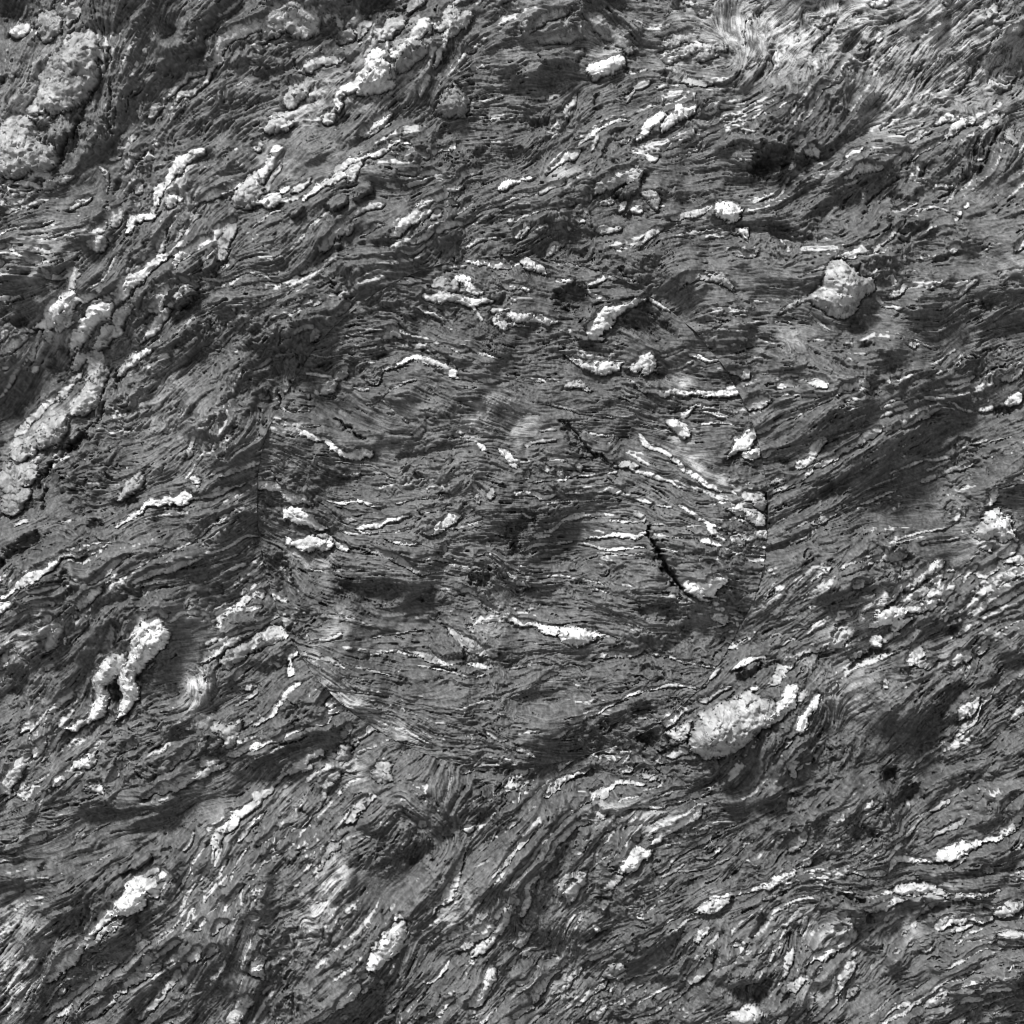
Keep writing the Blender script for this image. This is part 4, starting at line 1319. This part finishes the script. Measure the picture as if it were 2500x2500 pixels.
# ------------------------------------------------------------------ lay out a piece of rock
def make_rock(i0, i1, j0, j1, inside, base):
    """Relief, reflectance and vein numbers for the vertices rows i0..i1, columns j0..j1."""
    shape = (i1 - i0, j1 - j0)
    ys = LO + STEP * np.arange(i0, i1)
    xs = LO + STEP * np.arange(j0, j1)
    X, Y = np.meshgrid(xs.astype(F32), ys.astype(F32))
    C, D = strike(inside)
    C = upsample(C, (N, N))[i0:i1, j0:j1]
    D = upsample(D, (N, N))[i0:i1, j0:j1]
    th = 0.5 * np.arctan2(D, C)
    crump = smooth(0.1, 1.3, spectral(shape, 70, 2.6))          # zones of crumpled rock
    slick = smooth(0.2, 1.3, spectral(shape, 80, 2.6)) * (1 - crump)   # zones of smooth slab
    th = th + 0.16 * spectral(shape, 60, 2.5) + (0.10 + 0.55 * crump) * spectral(shape, 14, 2.5)

    # --- laminae at four sizes
    sh2 = ((shape[0] + 1) // 2, (shape[1] + 1) // 2)
    sh4 = ((shape[0] + 3) // 4, (shape[1] + 3) // 4)
    th2, th4 = th[::2, ::2], th[::4, ::4]
    white = lambda s: rng.standard_normal(s).astype(F32)
    coarse = upsample(level(along(blur(white(sh4), 2.0), th4, 22)), shape)
    band = upsample(level(along(blur(white(sh4), 0.9), th4, 26)), shape)
    medium = upsample(level(along(blur(white(sh2), 1.0), th2, 18)), shape)
    chips = level(along(blur(white(shape), 1.5), th, 7))
    fine = level(along(white(shape), th, 10))
    thin = level(upsample(along(blur(white(sh2), 0.45), th2, 26), shape))
    rough = smooth(-0.9, 1.0, spectral(shape, 90, 2.6))
    grit = spectral(shape, 5, 1.6)
    lump = spectral(shape, 14, 2.4)
    warp_x = 2.6 * spectral(shape, 22, 2.2) + 0.9 * spectral(shape, 5, 2.0)
    warp_y = 2.6 * spectral(shape, 22, 2.2) + 0.9 * spectral(shape, 5, 2.0)
    joints, _, _, facet_big = cells(shape, 13.0, 4 * spectral(shape, 14, 2.3), 4 * spectral(shape, 14, 2.3))
    _, sx, sy, facet = cells(shape, 5.5, 1.5 * spectral(shape, 8, 2.0), 1.5 * spectral(shape, 8, 2.0))
    warp_x = 0.75 * warp_x + 2.4 * sx
    warp_y = 0.75 * warp_y + 2.4 * sy

    slit = level(along(blur(white(shape), 0.5), th, 15))
    slit = smooth(0.93, 0.97, slit) * smooth(-0.3, 0.6, spectral(shape, 12, 2.0))
    foli = (0.5 if inside else 1.0) * (28 * ledges(coarse, 4, 0.62, 0.45) + 14 * ledges(band, 5, 0.60, 0.4)
            + 9 * ledges(medium, 5, 0.55, 0.4)) * (0.40 + 1.25 * rough)
    flake = ((6.0 + 5 * crump) * ledges(chips, 5, 0.55, 0.4) + 7.5 * fine + (0.9 + 0.6 * crump) * grit
             - 21 * slit) * (1 - 0.62 * slick)
    rel = np.zeros(shape, F32)
    quartz = np.zeros(shape, F32)
    bright = np.zeros(shape, F32)
    best = np.full(shape, 9.0, F32)
    groove = np.zeros(shape, F32)
    lee = np.zeros(shape, F32)
    lift = np.zeros(shape, F32)
    label = np.full(shape, -1, np.int32)
    pale = np.zeros(shape, F32)
    calm = np.ones(shape, F32)
    names = []

    fray = 0.60 * (medium - 0.5) + 0.55 * (fine - 0.5) + 0.45 * (chips - 0.5)

    def window(x0, x1, y0, y1):
        a = int(max(0, (y0 - LO) / STEP - i0)); b = int(min(shape[0], (y1 - LO) / STEP - i0 + 2))
        c = int(max(0, (x0 - LO) / STEP - j0)); d = int(min(shape[1], (x1 - LO) / STEP - j0 + 2))
        return (slice(a, b), slice(c, d)) if b > a and d > c else None

    side = [None]

    def line_field(R, pad, wx, wy):
        wmax = R[:, 2].max() / 2 + pad
        s = window(R[:, 0].min() - wmax, R[:, 0].max() + wmax, R[:, 1].min() - wmax, R[:, 1].max() + wmax)
        if s is None:
            return None, None, None
        x, y = X[s] + wx * warp_x[s], Y[s] + wy * warp_y[s]
        q = np.full(x.shape, 1e3, F32)
        dist = np.full(x.shape, 1e3, F32)
        side[0] = np.zeros(x.shape, F32)
        for k in range(0, len(R), 24):
            r = R[k:k + 24].astype(F32)
            d = np.sqrt((x[..., None] - r[:, 0]) ** 2 + (y[..., None] - r[:, 1]) ** 2)
            q = np.minimum(q, (d / (r[:, 2] / 2)).min(-1))
            e = d - r[:, 2] / 2
            m = e.argmin(-1)
            em = np.take_along_axis(e, m[..., None], -1)[..., 0]
            up = (y - r[m, 1]) + 0.45 * (x - r[m, 0])          # towards the foot and the shaded side
            side[0] = np.where(em < dist, up / (em + r[m, 2] / 2 + 1e-3), side[0])
            dist = np.minimum(dist, em)
        return s, q, dist

    for kind, val, P, ins in STROKES:
        if kind in ('d', 'u', 'p'):
            if inside != ins and kind != 'p':
                continue
            if inside != ins:
                continue
            R = curve(P, 12.0)
            s, q, dist = line_field(R, 1.6 * R[:, 2].max() + 20, 2.0, 2.0)
            if s is None:
                continue
            if kind == 'p':
                pale[s] = np.maximum(pale[s], val * np.exp(-0.7 * q * q))
                calm[s] = np.minimum(calm[s], 1 - 0.7 * val * np.exp(-0.7 * q * q))
            else:
                wmean = R[:, 2].mean()
                amp = val * min(62.0, 14 + 0.75 * wmean)
                f = np.exp(-1.1 * q * q) if kind == 'u' else np.exp(-0.9 * q ** 3)
                rel[s] += (amp * 0.5 if kind == 'u' else -amp) * f
        elif kind == 'c' and ins == inside:
            R = curve(P, 3.0)
            R[:, 2] = 5.0
            s, q, dist = line_field(R, 12, 1.6, 1.6)
            if s is not None:
                rel[s] -= 26 * np.exp(-0.6 * q * q)
        elif kind in ('q', 's') and ins == inside:
            R = curve(P, 4.0)
            n = len(R)
            t = np.arange(n)
            wob = np.interp(t, np.linspace(0, n, max(3, n // 5)), rng.uniform(0.78, 1.18, max(3, n // 5)))
            wob *= np.interp(t, np.linspace(0, n, max(3, n // 16)), rng.uniform(0.85, 1.15, max(3, n // 16)))
            R[:, 2] = np.maximum(R[:, 2] * wob, 4.2)
            tip = np.minimum(np.minimum(t, n - 1 - t) * 4.0 / (0.4 * R[:, 2].max()), 1.0)
            R[:, 2] = np.maximum(R[:, 2] * (0.4 + 0.6 * tip), 3.6)
            jit = min(3.0, 0.12 * R[:, 2].max())
            m = max(3, n // 4)
            R[:, 0] += np.interp(t, np.linspace(0, n, m), rng.normal(0, jit, m))
            R[:, 1] += np.interp(t, np.linspace(0, n, m), rng.normal(0, jit, m))
            wmax = float(R[:, 2].max())
            wa = min(1.1, 0.10 + wmax / 42.0)
            s, q, dist = line_field(R, 16 + 1.2 * wmax, wa, wa)
            if s is None:
                continue
            q = q + fray[s] * np.clip(15.0 / wmax, 0.16, 0.5)
            hit = (q < 1) & (q < best[s])
            if kind == 'q':
                hgt = min(17.0, 1.0 + 0.22 * wmax) * (0.8 + 0.4 * rng.random())
            else:
                hgt = min(45.0, 8.0 + 1.0 * wmax)
            prof = np.sqrt(np.clip(1 - np.abs(q) ** 4, 0, 1)) * hgt
            k = len(names)
            names.append((kind, val, P, wmax))
            lab = label[s]; lab[hit] = k
            qz = quartz[s]; br = bright[s]; be = best[s]; re = rel[s]
            add = np.where(q < 1, prof, 0)
            re += np.where(hit, add, 0)
            qz[hit] = 1.0 if kind == 'q' else 0.0
            br[hit] = val
            be[hit] = q[hit]
            groove[s] = np.maximum(groove[s], np.where(q >= 1, np.exp(-(dist / (2.5 + 0.08 * wmax)) ** 2), 0) * min(4, 1 + 0.08 * wmax))
            under = np.clip(side[0], 0, 1) * np.where(q >= 1, np.exp(-(dist / (4 + 0.45 * wmax)) ** 2), 0)
            over = np.clip(-side[0], 0, 1) * np.where(q >= 1, np.exp(-(dist / (6 + 0.6 * wmax)) ** 2), 0)
            lee[s] = np.maximum(lee[s], under * min(26, 2 + 0.5 * wmax))
            lift[s] = np.maximum(lift[s], over * min(12, 0.25 * wmax))
        elif kind in ('g', 'S') and ins == inside:
            p = P[:, :2]
            s = window(p[:, 0].min() - 15, p[:, 0].max() + 15, p[:, 1].min() - 15, p[:, 1].max() + 15)
            if s is None:
                continue
            x, y = X[s] + 1.3 * warp_x[s], Y[s] + 1.3 * warp_y[s]
            inn = np.zeros(x.shape, bool)
            dist = np.full(x.shape, 1e3, F32)
            for a in range(len(p)):
                (x1, y1), (x2, y2) = p[a], p[(a + 1) % len(p)]
                cr = ((y1 > y) != (y2 > y)) & (x < (x2 - x1) * (y - y1) / ((y2 - y1) or 1e-6) + x1)
                inn ^= cr
                t = np.clip(((x - x1) * (x2 - x1) + (y - y1) * (y2 - y1)) / ((x2 - x1) ** 2 + (y2 - y1) ** 2 + 1e-9), 0, 1)
                dist = np.minimum(dist, np.hypot(x - x1 - t * (x2 - x1), y - y1 - t * (y2 - y1)))
            deep = float(np.where(inn, dist, 0).max()) + 1e-3
            rr = min(deep, 30.0)
            inn &= dist > 9.0 * np.clip(fray[s] + 0.1, 0, 1)
            q = np.where(inn, 1 - np.minimum(dist / rr, 1), 1 + dist / 12)
            hit = inn & (q < best[s] + 0.6)
            hgt = min(34.0, 8 + 0.7 * deep)
            k = len(names)
            names.append((kind, val, P, 2 * deep))
            lab = label[s]; lab[hit] = k
            rel[s] += np.where(hit, np.sqrt(np.clip(1 - q * q, 0, 1)) * hgt, 0)
            qz = quartz[s]; qz[hit] = 1.0 if kind == 'g' else 0.0
            br = bright[s]; br[hit] = val
            be = best[s]; be[hit] = q[hit]
            groove[s] = np.maximum(groove[s], np.where(~inn, np.exp(-(dist / 5.0) ** 2), 0) * 7)

    # --- unsurveyed threads of quartz between the laminae
    dens = (smooth(-0.6, 1.4, spectral(shape, 70, 2.4)) * 0.11 + 0.045) * (1 - 0.5 * slick) * (0.6 if inside else 0.9)
    thread = smooth(0.0, 0.02, thin - (1 - dens)) * (1 - quartz)
    thread *= smooth(0.1, 0.6, spectral(shape, 12, 2.0) * 0.5 + 0.5)

    qb = blur(quartz, 0.5)
    near = np.clip(1.5 * blur(quartz, 2.2), 0, 1)
    body = foli * (1 - 0.62 * near) + flake * (1 - 0.72 * qb) * calm
    knob = (0.5 * lump + 0.15 * grit + 0.2 * facet + 1.0 * facet_big - 2.6 * np.exp(-(joints / 0.07) ** 2)) * qb
    groove = groove * (label < 0)
    proud = 26 * blur(quartz * (0.3 + bright), 7.0) + 30 * blur(quartz * (0.3 + bright), 18.0)
    h = proud + body + rel + knob - groove - (lee - lift) * (label < 0) + 3.5 * thread
    rim = np.exp(-((np.hypot(X - CX, Y - CY) - RAD) / 60.0) ** 2)
    h = base + h - rim * blur(h, 9.0)

    # --- reflectance
    tone = 0.070 * (0.40 + 0.20 * band + 0.14 * coarse + 0.80 * fine + 0.28 * medium + 0.26 * chips)  # fine: mica and quartz layers, plus lit lamina edges painted into the tone
    tone *= 1 + 0.10 * np.clip(spectral(shape, 120, 2.4), -2, 2) + 0.22 * grit
    tone = np.clip(tone, 0.03, 0.3)
    tone = tone + 1.1 * pale * smooth(0.15, 0.95, 0.35 * fine + 0.3 * chips + 0.2 * medium + 0.12 * lump + 0.10)
    b = np.clip(bright, 0, 1)
    mott = 0.97 + 0.17 * np.clip(spectral(shape, 12, 1.9), -2.2, 2.2) + 0.10 * np.clip(spectral(shape, 40, 2.2), -2, 2)
    qtone = (0.06 + 0.60 * b ** 1.35) * mott * (1 - 0.45 * np.exp(-(joints / 0.07) ** 2))
    qtone *= 1 - 0.20 * smooth(0.62, 0.95, fine * 0.6 + chips * 0.4) * (1 - smooth(0.75, 0.98, b))
    alb = tone * (1 - qb) + qtone * qb
    alb = alb * (1 - 0.8 * thread) + 0.55 * 0.8 * thread
    return h.astype(F32), np.clip(alb, 0.02, 0.86).astype(F32), label, names, X, Y


# ------------------------------------------------------------------ materials
def rock_material(name, rough, spec):
    m = bpy.data.materials.new(name)
    m.use_nodes = True
    n, l = m.node_tree.nodes, m.node_tree.links
    n.clear()
    out = n.new("ShaderNodeOutputMaterial")
    bs = n.new("ShaderNodeBsdfPrincipled")
    at = n.new("ShaderNodeAttribute")
    at.attribute_name = "reflectance"
    tc = n.new("ShaderNodeTexCoord")
    nz = n.new("ShaderNodeTexNoise")
    nz.inputs["Scale"].default_value = 260.0
    nz.inputs["Detail"].default_value = 3.0
    mr = n.new("ShaderNodeMapRange")
    mr.inputs["To Min"].default_value = 0.72
    mr.inputs["To Max"].default_value = 1.28
    mul = n.new("ShaderNodeMath")
    mul.operation = 'MULTIPLY'
    bump = n.new("ShaderNodeBump")
    bump.inputs["Strength"].default_value = 0.35
    bump.inputs["Distance"].default_value = 0.004
    l.new(tc.outputs["Object"], nz.inputs["Vector"])
    l.new(nz.outputs["Fac"], mr.inputs["Value"])
    l.new(at.outputs["Fac"], mul.inputs[0])
    l.new(mr.outputs["Result"], mul.inputs[1])
    l.new(mul.outputs[0], bs.inputs["Base Color"])
    l.new(nz.outputs["Fac"], bump.inputs["Height"])
    l.new(bump.outputs["Normal"], bs.inputs["Normal"])
    bs.inputs["Roughness"].default_value = rough
    bs.inputs["Specular IOR Level"].default_value = spec
    l.new(bs.outputs[0], out.inputs[0])
    return m


MAT_SCHIST = rock_material("schist", 0.62, 0.35)
MAT_QUARTZ = rock_material("quartz", 0.5, 0.4)


# ------------------------------------------------------------------ meshes
def mesh_object(name, co, quads, refl, mat, parent=None, smooth_count=None):
    me = bpy.data.meshes.new(name)
    nq = len(quads)
    me.vertices.add(len(co))
    me.vertices.foreach_set("co", co.astype(F32).ravel())
    me.loops.add(nq * 4)
    me.loops.foreach_set("vertex_index", quads.astype(np.int32).ravel())
    me.polygons.add(nq)
    me.polygons.foreach_set("loop_start", (np.arange(nq) * 4).astype(np.int32))
    sm = np.ones(nq, bool)
    if smooth_count is not None:
        sm[smooth_count:] = False
    me.polygons.foreach_set("use_smooth", sm)
    at = me.attributes.new("reflectance", 'FLOAT', 'POINT')
    at.data.foreach_set("value", refl.astype(F32).ravel())
    me.materials.append(mat)
    me.update(calc_edges=True)
    ob = bpy.data.objects.new(name, me)
    scene.collection.objects.link(ob)
    if parent is not None:
        ob.parent = parent
    return ob


def skirt(co, quads, refl, depth, keep=None):
    """Close a patch of face backwards into the rock, so that it has thickness."""
    e = np.concatenate([quads[:, [0, 1]], quads[:, [1, 2]], quads[:, [2, 3]], quads[:, [3, 0]]])
    key = np.sort(e, axis=1)
    code = key[:, 0].astype(np.int64) * (len(co) + 1) + key[:, 1]
    _, first, cnt = np.unique(code, return_index=True, return_counts=True)
    b = e[first[cnt == 1]]
    if keep is not None:
        b = b[keep(co[b[:, 0]], co[b[:, 1]])]
    ids = np.unique(b)
    remap = np.zeros(len(co), np.int64)
    n0 = len(co)
    top = co[ids]
    bot = top.copy()
    bot[:, 1] += depth
    remap[ids] = np.arange(len(ids))
    a, c = remap[b[:, 0]], remap[b[:, 1]]
    m = len(ids)
    q = np.column_stack([n0 + c, n0 + a, n0 + m + a, n0 + m + c])
    return (np.vstack([co, top, bot]), np.vstack([quads, q]),
            np.concatenate([refl, refl[ids], refl[ids]]), len(quads))


def to_world(X, Y, h):
    return np.stack([(X - CX) * U, -h * U, Z0 - (Y - CY) * U], -1)


def build_piece(h, alb, label, names, X, Y, cell_ok, vert_xy, parent_name, rim_test, limit=300):
    H, W = h.shape
    co = to_world(vert_xy[0], vert_xy[1], h).reshape(-1, 3)
    refl = alb.ravel()
    ii, jj = np.nonzero(cell_ok)
    v = ii * W + jj
    quads = np.column_stack([v, v + W, v + W + 1, v + 1])
    lab = label[:-1, :-1][ii, jj]
    size = np.bincount(lab[lab >= 0], minlength=len(names))
    order = [k for k in np.argsort(-size) if size[k] >= 14]
    singles, rest = order[:limit], order[limit:]
    group = np.full(len(names) + 1, -1)
    for k in singles:
        group[k] = k
    for k in rest:
        group[k] = -2
    g = np.where(lab >= 0, group[lab], -1)

    def extract(mask):
        q = quads[mask]
        ids, inv = np.unique(q, return_inverse=True)
        return co[ids], inv.reshape(-1, 4), refl[ids]

    c, q, r = extract(g == -1)
    c, q, r, ns = skirt(c, q, r, 0.12, rim_test)
    root = mesh_object(parent_name, c, q, r, MAT_SCHIST, None, ns)
    srt = np.argsort(g, kind='stable')
    gs = g[srt]
    parts = []
    for k in singles:
        a, b = np.searchsorted(gs, k, 'left'), np.searchsorted(gs, k, 'right')
        m = srt[a:b]
        qq = quads[m]
        ids, inv = np.unique(qq, return_inverse=True)
        c, q, r, ns = skirt(co[ids], inv.reshape(-1, 4), refl[ids], 0.03)
        kind = names[k][0]
        nm = {'q': 'quartz_vein', 's': 'schist_slab', 'g': 'quartz_block', 'S': 'schist_slab'}[kind]
        ob = mesh_object(nm, c, q, r, MAT_QUARTZ if kind in 'qg' else MAT_SCHIST, root, ns)
        parts.append((ob, names[k], size[k]))
    if rest:
        c, q, r = extract(g == -2)
        c, q, r, ns = skirt(c, q, r, 0.02)
        ob = mesh_object('quartz_veinlets', c, q, r, MAT_QUARTZ, root, ns)
        ob["kind"] = "stuff"
    return root, parts


# shared low swells, so that the disc sits flush in the face
base_all = 40 * spectral((N, N), 230, 3.0) + 12 * spectral((N, N), 80, 3.0) + 4 * spectral((N, N), 34, 3.0)

# --- the surrounding face
h, alb, label, names, X, Y = make_rock(0, N, 0, N, False, base_all)
h_face, alb_face = h, alb
R = np.hypot(X - CX, Y - CY)
vok = R >= RAD - STEP
cell_ok = vok[:-1, :-1] & vok[1:, :-1] & vok[:-1, 1:] & vok[1:, 1:]
push = np.where(R < RAD + 0.1, (RAD + 0.1) / np.maximum(R, 1), 1)
near = lambda a, b: (np.abs(np.hypot(a[:, 0], a[:, 2] - Z0) - RAD * U) < 3 * STEP * U) & (np.abs(np.hypot(b[:, 0], b[:, 2] - Z0) - RAD * U) < 3 * STEP * U)
face, face_parts = build_piece(h, alb, label, names, X, Y, cell_ok,
                               (CX + (X - CX) * push, CY + (Y - CY) * push), "rock_face", near)
face["kind"] = "structure"

# --- the round disc of turned rock set into it
a = int((CX - RAD - LO) / STEP) - 3
b = int((CX + RAD - LO) / STEP) + 5
h, alb, label, names, X, Y = make_rock(a, b, a, b, True, base_all[a:b, a:b])
R = np.hypot(X - CX, Y - CY)
vok = R <= RAD + STEP
cell_ok = vok[:-1, :-1] & vok[1:, :-1] & vok[:-1, 1:] & vok[1:, 1:]
push = np.where(R > RAD - 0.1, (RAD - 0.1) / np.maximum(R, 1), 1)
disc, disc_parts = build_piece(h, alb, label, names, X, Y, cell_ok,
                               (CX + (X - CX) * push, CY + (Y - CY) * push), "rock_disc", None)
disc["label"] = "large round disc of dark veined schist set flush in the rock face"
disc["category"] = "rock disc"

# --- the face goes on beyond the survey: the same rock, turned over at each side, more coarsely
def beyond():
    s = 5
    idx = np.arange(0, N, s)
    hh, aa = blur(h_face, 1.5)[np.ix_(idx, idx)], alb_face[np.ix_(idx, idx)]
    n = len(idx)
    m = n // 2
    row = np.concatenate([np.arange(m, 0, -1), np.arange(n), np.arange(n - 2, n - 2 - m, -1)])
    pos = LO + STEP * s * (np.arange(len(row)) - m)
    HH, AA = hh[np.ix_(row, row)], aa[np.ix_(row, row)]
    XX, YY = np.meshgrid(pos, pos)
    ins = (XX > LO + 40) & (XX < HI - 40) & (YY > LO + 40) & (YY < HI - 40)
    HH = HH - 14.0
    w = len(row)
    ok = ~(ins[:-1, :-1] & ins[1:, :-1] & ins[:-1, 1:] & ins[1:, 1:])
    i, j = np.nonzero(ok)
    v = i * w + j
    q = np.column_stack([v, v + w, v + w + 1, v + 1])
    ids, inv = np.unique(q, return_inverse=True)
    co = to_world(XX, YY, HH).reshape(-1, 3)[ids]
    return mesh_object("outer_rock", co, inv.reshape(-1, 4), AA.ravel()[ids], MAT_SCHIST, face)


beyond()

# --- ground at the foot of the face
gm = bpy.data.materials.new("ground")
gm.use_nodes = True
gn, gl = gm.node_tree.nodes, gm.node_tree.links
gb = gn["Principled BSDF"]
gz = gn.new("ShaderNodeTexNoise")
gz.inputs["Scale"].default_value = 3.0
gz.inputs["Detail"].default_value = 8.0
gr = gn.new("ShaderNodeMapRange")
gr.inputs["To Min"].default_value = 0.10
gr.inputs["To Max"].default_value = 0.26
gl.new(gz.outputs["Fac"], gr.inputs["Value"])
gl.new(gr.outputs["Result"], gb.inputs["Base Color"])
gb.inputs["Roughness"].default_value = 0.95
gv = [(-400, -800, -0.15), (400, -800, -0.15), (400, 60, -0.15), (-400, 60, -0.15)]
gme = bpy.data.meshes.new("ground")
gme.from_pydata(gv, [], [(0, 1, 2, 3)])
gme.materials.append(gm)
ground = bpy.data.objects.new("ground", gme)
scene.collection.objects.link(ground)
ground["kind"] = "structure"
